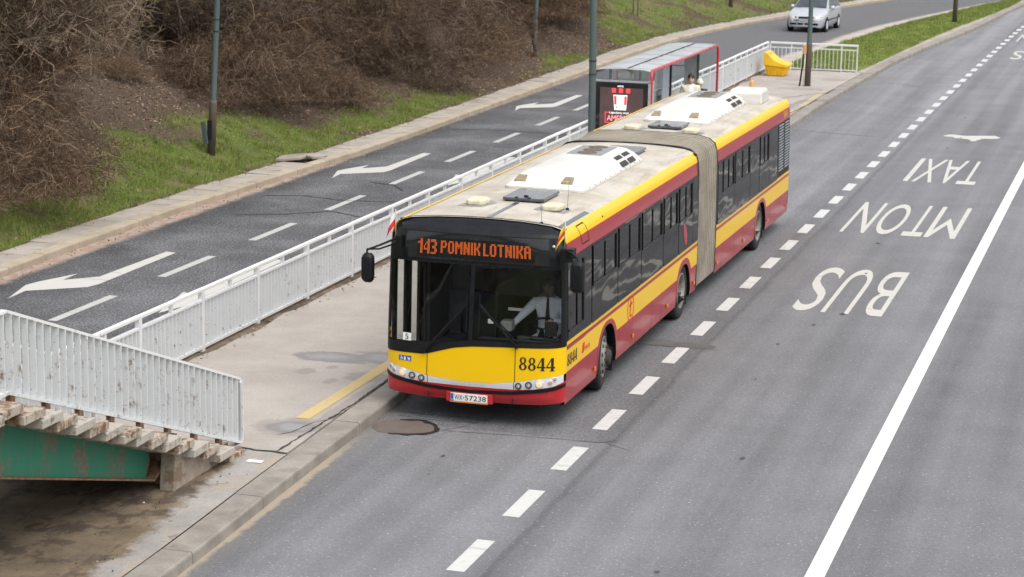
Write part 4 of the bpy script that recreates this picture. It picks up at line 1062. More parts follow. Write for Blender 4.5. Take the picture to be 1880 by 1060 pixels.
# --- wheels
def tyre(mb, c, ax, R_=.48, w=.28):
    mb.lathe([(R_ * .62, 0), (R_ * .64, .015), (R_ * .80, .022), (R_ * .94, .01), (R_ * .985, -.015), (R_, -.05), (R_, -w + .05), (R_ * .94, -w), (R_ * .6, -w)], c, ax, 40)
def wheel(c, ax, kind):
    ax = V(ax).normalized(); c = V(c)
    e = MB(); tyre(e, c, ax); w = e.build('wheel', 'rubber', bus)
    w['label'] = 'black tyre on steel rim'
    mb = MB()
    if kind == 'steer':
        mb.lathe([(.30, -.02), (.305, .02), (.285, .025), (.275, -.03), (.26, -.01), (.215, .045), (.13, .06), (.125, .06)], c, ax, 32, 0); rm = mb.build('rim', 'rim', w)
        mb = MB(); mb.lathe([(.12, .055), (.115, .10), (.09, .125), (.0005, .13)], c, ax, 24); mb.build('hub', 'rim_dark', w)
        mb = MB(); u = V((0, 0, 1)); s = ax.cross(u).normalized()
        for k in range(10):
            a = 2 * pi * k / 10; d = u * cos(a) + s * sin(a); mb.cyl(c + d * .235 + ax * .022, (ax * 1 + d * .6), .030, .008, 12)
        for k in range(10):
            a = 2 * pi * (k + .5) / 10; d = u * cos(a) + s * sin(a); mb.cyl(c + d * .165 + ax * .05, ax, .014, .03, 8)
        mb.build('rim_hole', 'rim_dark', w)
    else:
        mb.lathe([(.30, -.02), (.305, .018), (.285, .022), (.27, -.05), (.255, -.13), (.22, -.16), (.12, -.15), (.11, -.06), (.0005, -.05)], c, ax, 32); mb.build('rim', 'rim', w)
st = radians(-7)
wheel((1.20, 2.59, .48), (cos(st), -sin(st), 0), 'steer'); wheel((-1.2, 2.59, .48), (-cos(st), sin(st), 0), 'steer')
for y in (7.79, 14.76):
    for s in (1, -1): wheel((s * 1.215 + bend(y), y, .48), (s, 0, 0), 'dual')
for y in (3.12, 8.27, 15.3): mb = MB(); mb.box(.95 + bend(y), 1.22 + bend(y), y, y + .02, .15, .6); mb.build('mud_flap', 'rubber', bus)

# --- what shows through the windscreen
mb = MB(); mb.box(-1.2, 1.2, .3, 2.6, .30, .36); mb.box(-1.0, 1.22, 2.3, 2.36, .36, 2.6); mb.box(-1.22, 1.22, .5, 2.4, 2.45, 2.5); mb.box(1.20, 1.235, .4, 2.36, .36, 1.18); mb.box(-1.23, -1.2, 1.64, 2.36, .36, 2.45)
mb.build('cab_lining', 'interior', bus)
mb = MB(); mb.prism([(.2, .9), (.2, 1.14), (.3, 1.16), (.62, 1.10), (.66, .95), (.66, .6), (.3, .5)], lambda u, v, t: (t, u, v), .02, 1.08); mb.prism([(.55, 1.05), (.55, 1.16), (.64, 1.16), (.68, 1.05)], lambda u, v, t: (t, u, v), .5, 1.15); da = mb.build('dashboard', 'dash', bus, bevel=.02)
mb = MB(); mb.prism([(.18, .9), (.18, 1.04), (.3, 1.04), (.42, .5)], lambda u, v, t: (t, u, v), -1.05, .02); mb.build('front_shelf', 'dash', bus, bevel=.02)
mb = MB(); c = V((.8, .72, 1.24)); ax = V((0, -.55, .84)).normalized(); s = V((1, 0, 0)); u = ax.cross(s)
mb.tube([c + (s * cos(a) + u * sin(a)) * .22 for a in [2 * pi * k / 28 for k in range(29)]], .016, 8, cap=False)
for a in (.4, 2.74, 4.7): mb.bar(c, c + (s * cos(a) + u * sin(a)) * .22, .03, .015)
mb.tube([c, c - ax * .35], .03, 8); mb.build('steering_wheel', 'black', bus)
mb = MB(); mb.box(.58, 1.04, 1.1, 1.55, .84, .95); mb.box(.58, 1.04, 1.5, 1.6, .86, 1.58); mb.box(.66, .96, 1.48, 1.58, 1.58, 1.82); mb.box(.7, .92, 1.2, 1.45, .36, .8); mb.build('driver_seat', 'seat', bus, bevel=.03)
mb = MB(); mb.grid([[(x, .20 + interp(PLAN, abs(x)), z) for x in (.12, .5, .9, 1.16)] for z in (1.795, 2.17)]); mb.build('sun_visor', 'visor', bus)
mb = MB(); mb.box(.30, .46, .42, .60, 1.24, 1.38); mb.build('ticket_machine', 'greyp', bus, bevel=.015)
mb = MB(); mb.box(.93, 1.1, .42, .44, 1.22, 1.42); mb.tube([(.98, .45, 1.2), (.96, .42, 1.44)], .006, 6); mb.build('cab_screen', 'ink', bus)
mb = MB(); mb.box(.25, .52, .95, .97, 1.42, 1.46); mb.box(.16, .24, .3, .31, 1.36, 1.42); mb.build('cab_notice', 'paper', bus)
mb = MB(); mb.tube([(.14, .8, .36), (.14, .8, 2.45)], .017, 8); mb.tube([(.14, .8, 1.1), (.14, 2.3, 1.1)], .017, 8); mb.tube([(-.55, 1.7, .36), (-.55, 1.7, 2.45)], .017, 8); mb.build('grab_pole', 'charcoal', bus)
mb = MB(); mb.box(.10, .13, .85, 2.3, .36, 1.75); mb.box(.13, .62, 1.95, 1.98, .36, 2.4); mb.build('cab_partition', 'interior', bus)
for y in (1.95,): mb = MB(); mb.box(-.95, -.15, y, y + .12, .75, 1.45); mb.box(-.95, -.15, y - .4, y + .1, .7, .8); mb.build('passenger_seat', 'seat', bus, bevel=.04)
# saloon: seats in pairs, poles, dark lining
mb = MB(); mb.box(-1.2, 1.18, 2.4, 8.7, .36, .40); mb.box(-1.2, -1.15, 1.7, 8.7, .4, 2.6); mb.box(-1.15, 1.15, 2.4, 8.7, 2.42, 2.46); mb.box(-1.1, 1.15, 10.52, 17.5, .36, .40); mb.box(-1.12, -1.08, 10.52, 17.5, .4, 2.6); mb.box(-1.1, 1.12, 10.52, 17.5, 2.42, 2.46); mb.build('saloon_lining', 'interior', bus)
for y in (2.7, 3.5, 4.3, 5.1, 5.9, 6.7, 8.0, 11.3, 12.1, 12.9, 13.7, 15.2, 16.0):
    mb = MB(); mb.box(.22, 1.1, y, y + .09, .95, 1.62); mb.box(.22, 1.1, y - .42, y, .88, .97); mb.box(.22, .26, y - .02, y + .11, 1.6, 1.68); mb.build('passenger_seat', 'seat', bus, bevel=.03)
for y in (3.0, 4.9, 6.4, 11.7, 13.2, 14.6): mb = MB(); mb.tube([(.16 + bend(y), y, .4), (.16 + bend(y), y, 2.42)], .018, 8); mb.tube([(.16 + bend(y), y, 2.0), (1.15, y + .02, 2.0)], .015, 8); mb.build('grab_pole', 'yel', bus)
# kerb-side front door: two glazed leaves in dark frames
for a, b in ((.44, 1.02), (1.04, 1.60)):
    mb = MB(); f = lambda x, y, z: (-px_(z) + x, y, z)
    for q in ((a, a + .11, .36, 2.29), (b - .11, b, .36, 2.29), (a + .11, b - .11, .36, .5), (a + .11, b - .11, 2.16, 2.29)): mb.box(-.02, .02, q[0], q[1], q[2], q[3], 0, f)
    dl = mb.build('door_leaf', 'black', bus)
    mb = MB(); mb.grid([[f(-.005, y, z) for y in (a + .11, b - .11)] for z in (.5, 1.2, 2.16)]); mb.build('door_glass', 'clear', dl)
# ------------------------------------------------------------------ flags on the bus
def flag(x, y, z, label, bands, h):
    t = thing('small_flag', label, 'flag', (x, y, z))
    mb = MB(); mb.tube([(x, y, z), (x, y, z + .36)], .007, 6); mb.build('flag_stick', 'wood', t)
    mb = MB(); rows = []
    for i in range(9):
        v = i / 8; row = []
        for j in range(9):
            u = j / 8; drop = u * u * .14
            row.append((x - u * (.055 + .075 * v), y - .01 + .025 * sin(u * 5 + v * 2) - .02 * u, z + .36 - v * h * .8 - u * (.13 + .07 * v)))
        rows.append(row)
    mb.grid(rows, mfn=lambda i, j: bands[i * len(bands) // 8] if False else bands[min(len(bands) - 1, int(i * len(bands) / 8))]); c = mb.build('flag_cloth', ['flagwhite', 'flagred', 'flagyel'], t); c.modifiers.new('s', 'SOLIDIFY').thickness = .002
flag(-1.095, .06, 2.53, 'small white and red flag on a stick above the mirror arm', (0, 1), .25)
flag(1.285, .06, 2.50, 'small yellow and red flag on a stick beside the street-side mirror', (2, 1, 2), .24)

# ------------------------------------------------------------------ fence along the platform
FX, FT, FM, FB = -4.95, 1.12, .93, .20
fence = thing('platform_fence', 'long white painted steel fence of close upright bars along the back of the platform', 'fence', (FX, 0, .14))
P0 = .07; y0 = P0 - 2 * 2.12
np_ = 26; pitch = (50.66 - y0) / np_
for k in range(np_ + 1):
    y = y0 + pitch * k
    mb = MB(); mb.box(FX - .035, FX + .035, y - .045, y + .045, .10, FT - .05); mb.build('post', 'fence', fence)
    if k == np_: break
    mb = MB(); n = 16
    for i in range(1, n):
        yy = y + pitch * i / n; mb.box(FX - .031, FX + .031, yy - .006, yy + .006, FB + .03, FM - .02)
    mb.box(FX - .03, FX + .03, y + .045, y + pitch - .045, FM - .018, FM + .018); mb.box(FX - .027, FX + .027, y + .045, y + pitch - .045, FB - .015, FB + .025)
    mb.build('bar_panel', 'fence', fence)
    mb = MB(); yy = y + pitch / 2; mb.box(FX - .022, FX + .022, yy - .032, yy + .032, FM + .018, FT - .05); mb.build('stub_post', 'fence', fence)
    mb = MB(); j = U(-.006, .006); mb.box(FX - .036, FX + .036, y + .008, y + pitch - .008, FT - .05 + j, FT + j); mb.build('handrail', 'fence_rail', fence, bevel=.008)
# the open railing that closes the end of the platform
rail = thing('end_railing', 'open white railing of thin bars in front of the median grass', 'railing', (-3.3, 50.7, .14))
X0, X1, Y = -4.87, -1.73, 50.7
for x in (X0, lerp(X0, X1, .34) - .3, lerp(X0, X1, .82), X1): mb = MB(); mb.box(x - .02, x + .02, Y - .02, Y + .02, .1, 1.05); mb.build('post', 'fence', rail)
mb = MB(); mb.box(X0, X1 + .03, Y - .035, Y + .035, 1.05, 1.12); mb.build('handrail', 'fence_rail', rail, bevel=.008)
mb = MB(); mb.box(X0, X1, Y - .015, Y + .015, .90, .94); mb.build('middle_rail', 'fence', rail)
mb = MB(); mb.box(X0, X1, Y - .015, Y + .015, .17, .21); mb.build('bottom_rail', 'fence', rail)
mb = MB()
for i in range(1, 22): x = lerp(X0, X1, i / 22); mb.box(x - .008, x + .008, Y - .013, Y + .013, .21, .90)
mb.build('bars', 'fence', rail)

# ------------------------------------------------------------------ the footbridge stairs
stairs = thing('footbridge_stairs', 'rusty white steel stairs with a green girder coming down to the platform', 'stairs', (-3.2, -2.4, .12))
TRD = [(-8.29, 2.11)] + [(-8.29 + .3633 * i, 2.11 - .1273 * i) for i in range(1, 16)]
SXR, SXL = -2.05, -4.55
for i, (y, z) in enumerate(TRD):
    mb = MB(); mb.box(SXL, SXR + U(-.03, .015), y - .44, y, z - .095, z - .004 * 0)
    rusty = i % 2 == 1
    mb.build('tread', 'tread_rust' if rusty or i == 0 else 'tread', stairs, bevel=.006, label='rust-eaten tread carrying a baluster foot' if rusty else None)
zt = lambda y: 2.11 - .3504 * (y + 8.29)
def balustrade(x, nm):
    ys0, ys1 = -8.2, -2.36
    tb = lambda y: (zt(y) + .10 if y > ys0 else zt(ys0) + .10 - .01) ; tt = lambda y: (zt(y) + .93 if y > ys0 else zt(ys0) + .93)
    mb = MB(); y = ys1
    while y > -10.4:
        mb.box(x - .037, x + .037, y - .007, y + .007, tb(y), tt(y)); y -= .16
    b = mb.build('balustrade_bars', 'balus', stairs)
    mb = MB(); mb.bar((x, ys0, tt(ys0) + .01), (x, ys1 - .05, tt(ys1 - .05) + .01), .07, .03); mb.bar((x, -10.4, tt(-10.4) + .01), (x, ys0, tt(ys0) + .01), .07, .03); mb.tube([(x, ys1 - .06, tt(ys1)), (x, ys1, tt(ys1) - .04), (x, ys1, tb(ys1))], .022, 8); mb.build('top_rail', 'fence_rail', b)
    mb = MB(); mb.bar((x, ys0, tb(ys0)), (x, ys1, tb(ys1)), .07, .035); mb.bar((x, -10.4, tb(-10.4)), (x, ys0, tb(ys0)), .07, .035); mb.build('bottom_rail', 'balus', b)
    for i in list(range(1, 16, 2)) + [-1]:
        y, z = TRD[i] if i > 0 else (-8.62, 2.11); y -= .20
        mb = MB(); mb.box(x - .03, x + .03, y - .045, y + .045, z, zt(y + .08) + .115); mb.box(x - .1, x + .1, y - .12, y + .12, z, z + .018); mb.build('baluster_foot', 'rust', stairs)
balustrade(-2.33, 'near'); balustrade(-4.42, 'far')
mb = MB(); mb.box(SXL, SXR, -10.6, -8.74, 1.99, 2.09); mb.build('landing', 'tread', stairs)
for x in (-2.52, -4.1):
    gb = lambda y: .27 - .284 * (y + 4.71)
    mb = MB(); pts = [(-10.6, gb(-10.6)), (-4.75, gb(-4.75)), (-4.62, .46), (-4.62, zt(-4.9) - .16), (-8.6, zt(-8.6) - .13), (-10.6, 1.97)]
    mb.prism(pts, lambda u, v, t: (t, u, v), x - .012, x + .012); gd = mb.build('girder', 'girder', stairs)
    mb = MB(); mb.bar((x + .02, -10.6, gb(-10.6)), (x + .02, -4.75, gb(-4.75)), .24, .022); mb.bar((x + .02, -4.75, gb(-4.75)), (x + .02, -4.45, .42), .24, .022); mb.build('girder_flange', 'rust', gd)
    mb = MB(); mb.bar((x, -8.6, zt(-8.6) - .13), (x, -2.9, zt(-2.9) - .15), .2, .03); mb.build('stringer', 'rust', stairs)
mb = MB(); mb.box(SXL + .2, -2.3, -4.42, -4.30, .1, .75); mb.build('back_plate', 'rust', stairs)
ab = thing('stair_abutment', 'stained concrete cheek wall under the foot of the stairs', 'wall', (-2.3, -4.65, .1))
mb = MB(); pts = [(-4.66, -.05), (-4.60, .60), (-4.35, .585), (-3.9, .42), (-3.72, .36), (-2.95, .16), (-2.6, .12), (-2.6, -.05)]
mb.prism(pts, lambda u, v, t: (t + .02 * sin(u * 9) * (1 if v > .3 else 0), u, v), -2.38, -2.19); mb.build('cheek_wall', 'abut', ab, bevel=.012)
mb = MB(); mb.box(-4.5, -2.39, -3.3, -2.62, -.05, .2); mb.box(-4.5, -2.39, -3.9, -3.3, -.05, .3); mb.build('foundation', 'abut', ab)

# ------------------------------------------------------------------ lamp posts
def lamp(x, y, z, label, tilt=0., door=None, h=9., base_h=1.35, extras=None, r=.072):
    t = thing('lamp_post', label, 'lamp post', (x, y, z))
    k = math.tan(tilt); f = lambda s, dx=0, dy=0: (x + k * s + dx, y + dy, z + s)
    mb = MB(); mb.tube([f(base_h - .12), f(base_h), f(base_h + .04), f(4), f(h)], [r + .012, r + .012, r, r * .96, r * .72], 16); mb.tube([f(h), f(h + .5, .12), f(h + .8, .5), f(h + .9, 1.3)], [.05, .045, .04, .04], 10); p = mb.build('pole', 'pole', t)
    mb = MB(); mb.tube([f(-.1), f(base_h - .05), f(base_h)], [r + .028, r + .022, r + .012], 16); mb.build('pole_base', 'pole_base', t)
    mb = MB(); mb.prism([(-.14, -.3), (.14, -.3), (.1, .35), (-.1, .35)], lambda u, v, s: (x + k * h + 1.55 + v, y + u, z + h + .86 + s), 0, .12); mb.build('lantern', 'galv', t, bevel=.03)
    mb = MB()
    for s in (3.0, 3.28): mb.tube([f(s), f(s + .025)], r + .008, 16)
    mb.build('clamp_band', 'rim_dark', p)
    if door == 'hanging':
        mb = MB(); mb.box(x - .04, x + .075, y - .125, y - .07, z + .42, z + .88); mb.build('hatch_opening', 'ink', t)
        mb = MB(); mb.box(-.06, .06, -.035, .02, -.27, .27, 0, lambda a, b, c: (x - .10 + a - c * .12, y - .14 + b, z + .58 + c)); mb.build('hatch_cover', 'pole', t, bevel=.01)
    if door == 'open':
        mb = MB(); mb.box(x - .05, x + .02, y - .11, y - .05, z + .12, z + .72); ho = mb.build('hatch_opening', 'ink', t)
        mb = MB(); mb.box(x - .028, x - .012, y - .118, y - .109, z + .2, z + .48); mb.build('fuse_strip', 'paper', ho)
    return t
a = be(20.6)
lamp(-13.05, 20.3, bank_z(be(20.3) + 13.05, 20.3) - .05, 'leaning grey-green lamp post on the grass bank with its hatch cover hanging open', .052, 'hanging')
lamp(-13.15, 48.5, bank_z(be(48.5) + 13.15, 48.5) - .05, 'dark lamp post with an open hatch among brown bushes on the bank', .042, 'open')
lamp(-11.5, 77.2, .2, 'dark lamp post at the edge of the grassy slope above the car', 0, None, base_h=1.6)
l3 = lamp(-2.62, 16.5, .14, 'tall grey-green lamp post with flaking paint right behind the bus', -.008, None, base_h=.9, r=.078)
l4 = lamp(-2.62, 45.2, .14, 'lamp post with an orange box and cable on the platform before the white railing', .004, None, base_h=1.45, r=.078)
mb = MB(); mb.box(-2.80, -2.68, 45.02, 45.14, 1.22, 1.52); ob = mb.build('orange_box', 'orange', l4, bevel=.02)
mb = MB(); mb.tube([(-2.77, 45.06, 1.25), (-2.8, 45.05, .7), (-2.86, 45.05, .14)], .028, 8); mb.build('cable_pipe', 'black', l4)
mb = MB(); mb.tube([(-2.71, 45.06, 1.25), (-2.73, 45.05, .7), (-2.74, 45.05, .14)], .016, 8); mb.build('cable', 'cream', l4)
lamp(-.72, 76.6, .2, 'lamp post with a thick dark base standing in the median grass', 0, None, base_h=2.3, r=.085)
sp = thing('sign_post', 'pair of thin grey posts standing on the grass slope', 'sign post', (-13.7, 66.5, .6))
z = bank_z(be(66.5) + 13.7, 66.5)
for dx in (-.09, .12): mb = MB(); mb.tube([(-13.7 + dx, 66.5, z - .1), (-13.7 + dx, 66.5, z + 3.2)], .035, 8); mb.build('post', 'galv', sp)
mb = MB(); mb.box(-14.2, -13.1, 66.44, 66.46, z + 2.3, z + 3.2); mb.build('sign_plate', 'galv', sp)

# ------------------------------------------------------------------ bus shelter with its advertisement
sh = thing('bus_shelter', 'glass bus shelter with a grey roof and red tube frame', 'bus shelter', (-4.1, 29.2, .14))
XL, XR, YA, YB, ZR = -4.83, -3.37, 25.15, 33.45, 2.42
mb = MB(); rows = []
for y in frange(YA, YB, .4): rows.append([(XL, y, ZR - .10), (XL + .05, y, ZR - .03), (XL + .25, y, ZR - .005), (-4.1, y, ZR + .02), (XR - .2, y, ZR), (XR - .03, y, ZR - .03)])
mb.grid(rows); rf = mb.build('roof', 'shroof', sh); rf.modifiers.new('s', 'SOLIDIFY').thickness = .02
mb = MB(); random.seed(5); mb.grid([[(-4.02 + U(-.03, .0), y, ZR + .022), (-4.02 + U(.03, .07), y, ZR + .022)] for y in frange(YA + .05, YB - .05, .12)], smooth=False); mb.build('roof_gutter_dirt', 'crack', rf)
mb = MB()
for k in range(7):
    y = YA + .15 + k * (YB - YA - .3) / 6; mb.box(XL + .06, XR - .05, y - .008, y + .008, ZR + .018, ZR + .024)
mb.build('roof_joint', 'shgrey', rf)
mb = MB(); mb.tube([(XR, YA, .1), (XR, YA, ZR - .22), (XR - .005, YA + .03, ZR - .09), (XR - .01, YA + .14, ZR - .02), (XR - .01, YB - .14, ZR - .02), (XR - .005, YB - .03, ZR - .09), (XR, YB, ZR - .22), (XR, YB, .1)], .036, 10); mb.build('front_frame', 'shred', sh)
mb = MB(); mb.tube([(XL, YA, .1), (XL, YA, ZR - .12), (XL, YB, ZR - .12), (XL, YB, .1)], .028, 8); mb.build('back_frame', 'shgrey', sh)
mb = MB(); mb.tube([(XL + .02, YA + .02, ZR - .06), (XL + .02, YB - .02, ZR - .06)], .012, 6); mb.build('rear_trim', 'shred', sh)
for k in range(5):
    ya, yb = lerp(YA, YB, k / 5) + .05, lerp(YA, YB, (k + 1) / 5) - .05
    mb = MB(); mb.poly([(XL, ya, .4), (XL, yb, .4), (XL, yb, 2.28), (XL, ya, 2.28)]); mb.build('back_glass', 'clear', sh)
    if k: mb = MB(); mb.box(XL - .03, XL + .03, ya - .08, ya - .02, .14, 2.32); mb.build('back_post', 'shgrey', sh)
mb = MB(); mb.poly([(XL, YB, .4), (XR - .06, YB, .4), (XR - .06, YB, 2.3), (XL, YB, 2.3)]); mb.build('end_glass', 'clear', sh)
mb = MB(); mb.poly([(XL, YA, 2.1), (XR - .05, YA, 2.1), (XR - .05, YA, ZR - .05), (XL, YA, ZR - .05)]); mb.build('gable_glass', 'clear', sh)
mb = MB(); mb.tube([(-4.1, YA + .12, 2.25), (-4.1, YA + .55, 2.25)], .16, 20); mb.build('service_drum', 'plate', sh)
mb = MB(); mb.box(XL + .05, XL + .09, 32.55, 33.38, .4, 2.28); mb.build('info_panel', 'poster', sh)
mb = MB(); mb.box(-4.74, -4.69, YB - .05, YB + .05, .14, 2.34); mb.build('end_post', 'charcoal', sh)
mb = MB(); mb.box(-4.31, -3.95, YB - .09, YB - .03, .4, 2.3); mb.build('grey_panel', 'shgrey', sh)
mb = MB(); mb.box(-3.94, -3.89, YB - .1, YB - .02, .9, 2.2); mb.build('end_post', 'pole', sh)
mb = MB(); mb.box(-4.67, -4.33, YB - .02, YB + .02, 1.75, 1.79); mb.build('glazing_bar', 'shgrey', sh)
mb = MB(); mb.box(XR - .1, XR - .06, 25.35, 25.75, .5, 2.1); mb.build('timetable_panel', 'shgrey', sh)
mb = MB(); mb.box(XL + .35, XL + .75, 28.3, 32.8, .55, .6); [mb.box(XL + .5, XL + .58, y, y + .06, .14, .55) for y in (28.6, 30.5, 32.4)]; mb.build('bench', 'shgrey', sh)
ax0 = -4.80; Xp = lambda p: -4.79 + (p - 1093) * .01398; Zp = lambda p: 2.09 - (p - 152) * .0143
YF = 24.98
mb = MB(); mb.box(ax0, -3.42, YF + .01, YA + .12, .3, 2.10); mb.box(-4.6, -4.4, YF + .05, YF + .15, .1, .3); mb.box(-3.8, -3.6, YF + .05, YF + .15, .1, .3); ap = mb.build('advert_case', 'blackgloss', sh, bevel=.02)
mb = MB(); mb.box(-3.415, -3.37, YF + .02, YA + .1, .2, 2.13); mb.box(ax0, -3.37, YF + .02, YA + .1, 2.105, 2.14); mb.build('case_edge', 'shgrey', ap)
mb = MB(); mb.box(Xp(1104.5), Xp(1183), YF, YF + .012, .4, Zp(160.5)); scn = mb.build('advert_screen', 'screen', ap)
yt = YF - .004
mb = MB(); put_text(mb, 'ams', lambda u, v: (Xp(1136) + .15 * u, YF + .006, Zp(159.3) + .04 * v)); mb.build('case_lettering', 'ad_white', ap)
mb = MB()
for p in (1126, 1139, 1152): mb.box(Xp(p), Xp(p + 7.2), yt, yt + .003, Zp(169), Zp(161.5))
mb.build('red_squares', 'ad_red', scn)
Q = lambda a, b, o=0: (Xp(a), yt - o, Zp(b))
mb = MB(); mb.poly([Q(1131.2, 199), Q(1152.5, 199), Q(1154.5, 173), Q(1129, 173)]); mb.build('bucket_emblem', 'ad_white', scn)
mb = MB(); mb.poly([Q(1131, 190, .003), Q(1135.5, 190, .003), Q(1135, 174.5, .003), Q(1129.8, 174.5, .003)]); mb.build('bucket_stripe', 'ad_red', scn)
mb = MB(); mb.poly([Q(1148.6, 190, .003), Q(1152.9, 190, .003), Q(1153.9, 174.5, .003), Q(1148.9, 174.5, .003)]); mb.build('bucket_stripe', 'ad_red', scn)
mb = MB(); put_text(mb, 'KFC', lambda u, v: (Xp(1133.3) + .235 * u + .02 * v, yt - .004, Zp(197.6) + .095 * v)); mb.build('emblem_lettering', 'ink', scn)
mb = MB(); put_text(mb, 'Legendarny smak', lambda u, v: (Xp(1122.5) + .50 * u, yt, Zp(207) + .075 * v)); mb.build('slogan_lettering', 'ad_white', scn)
mb = MB(); put_text(mb, 'AMERICAN', lambda u, v: (Xp(1118) + .80 * u, yt, Zp(218.5) + .14 * v)); put_text(mb, 'SOS', lambda u, v: (Xp(1130) + .30 * u, yt, Zp(231) + .13 * v)); mb.build('title_lettering', 'ad_pink', scn)
mb = MB()
for a, b, c, d in ((1114.3, 204.5, 1122, 203.5), (1114.3, 222, 1115.3, 203.5), (1114.3, 222, 1124, 221), (1160, 204.5, 1168, 203.5), (1167, 222, 1168, 203.5)): mb.box(Xp(a), Xp(c), yt, yt + .003, Zp(b), Zp(d))
mb.build('title_frame', 'ad_red', scn)

# ------------------------------------------------------------------ grit bin, bollard, paper, loose slabs
gb_ = thing('grit_bin', 'yellow plastic grit bin with a sloping lid in the fence corner', 'grit bin', (-4.3, 48.6, .14))
ya, yb = 47.9, 48.8
lid = [(-4.60, .52), (-3.80, .45), (-3.74, .48), (-3.74, .56), (-4.0, .61), (-4.22, .71), (-4.38, .85), (-4.48, .95), (-4.60, .97)]
mb = MB(); mb.prism(lid, lambda u, v, t: (u, t, v), ya - .05, yb + .05); ld = mb.build('lid', 'bin', gb_, bevel=.025, seg=3)
mb = MB()
for y0 in (ya + .12, ya + .52): mb.poly([(-4.462, y0, .939), (-4.462, y0 + .24, .939), (-4.392, y0 + .24, .87), (-4.392, y0, .87)])
mb.build('lid_recess', 'orange', ld)
mb = MB(); A = [(-4.57, ya), (-3.80, ya), (-3.80, yb), (-4.57, yb)]; B_ = [(-4.50, ya + .07), (-3.92, ya + .07), (-3.92, yb - .07), (-4.50, yb - .07)]
lo = [mb.vert((x, y, .145)) for x, y in B_]; hi = [mb.vert((x, y, .51 if x < -4.2 else .45)) for x, y in A]; mb.face(lo[::-1]); mb.face(hi)
for k in range(4): mb.face((lo[k], lo[(k + 1) % 4], hi[(k + 1) % 4], hi[k]))
mb.build('tub', 'bin', gb_, bevel=.03, seg=3)
mb = MB()
for k in range(5): x = -4.44 + k * .12; mb.bar((x, ya + .05, .17), (x - .01, ya - .012, .44), .026)
for k in range(5): y = lerp(ya + .2, yb - .2, k / 4); mb.bar((-3.895, y, .17), (-3.795, y, .42), .035)
mb.build('tub_rib', 'bin', gb_, bevel=.008)
bo = thing('bollard', 'faded orange post just visible over the rear roof of the bus', 'bollard', (-2.97, 36.8, .14))
mb = MB(); mb.tube([(-2.97, 36.8, .14), (-2.97, 36.8, 1.05), (-2.97, 36.8, 1.1)], [.07, .07, .045], 16); mb.build('shaft', 'orange', bo)
mb = MB(); mb.tube([(-2.97, 36.8, .14), (-2.97, 36.8, .2)], .11, 16); mb.build('foot', 'rim_dark', bo)
mb = MB(); mb.box(-1.89, -1.69, -3.2, -3.1, .142, .150); tag(mb.build('paper_scrap', 'paper'), 'white paper scrap lying on the old asphalt path below the stairs', 'paper')
for i, (x, y, z, rz, tx, lb) in enumerate(((-11.62, 21.9, .17, .25, .10, 'large loose paving slab lying tilted on the pavement edge'), (-11.28, 22.45, .15, -.3, -.05, 'small broken paving slab beside the larger tilted one'))):
    mb = MB(); w = (.36, .24)[i]; l = (.36, .22)[i]
    mb.prism([(-w, -l), (w * .7, -l * 1.1), (w, -l * .2), (w * .9, l), (-w * .8, l * .9)], lambda u, v, t: (x + u * cos(rz) - v * sin(rz), y + u * sin(rz) + v * cos(rz), z + t + u * tx), 0, .065)
    tag(mb.build('paving_slab', 'slab', bevel=.01), lb, 'paving slab')

# ------------------------------------------------------------------ people
def skinned(verts, edges, root=0, lv=2):
    """continuous surface grown round a stick skeleton: verts (x,y,z,r)"""
    me = bpy.data.meshes.new('sk'); me.from_pydata([v[:3] for v in verts], edges, [])
    o = bpy.data.objects.new('sk', me); COL.objects.link(o)
    o.modifiers.new('s', 'SKIN'); s = o.modifiers.new('d', 'SUBSURF'); s.levels = lv; s.render_levels = lv
    if not me.skin_vertices: return None
    for i, v in enumerate(verts): me.skin_vertices[0].data[i].radius = (v[3], v[3]) if len(v) == 4 else (v[3], v[4])
    for i in range(len(verts)): me.skin_vertices[0].data[i].use_root = (i == root)
    dg = bpy.context.evaluated_depsgraph_get(); dg.update(); m2 = bpy.data.meshes.new_from_object(o.evaluated_get(dg))
    vs = [tuple(v.co) for v in m2.vertices]; fs = [tuple(p.vertices) for p in m2.polygons]
    bpy.data.objects.remove(o); bpy.data.meshes.remove(me); bpy.data.meshes.remove(m2)
    return vs, fs
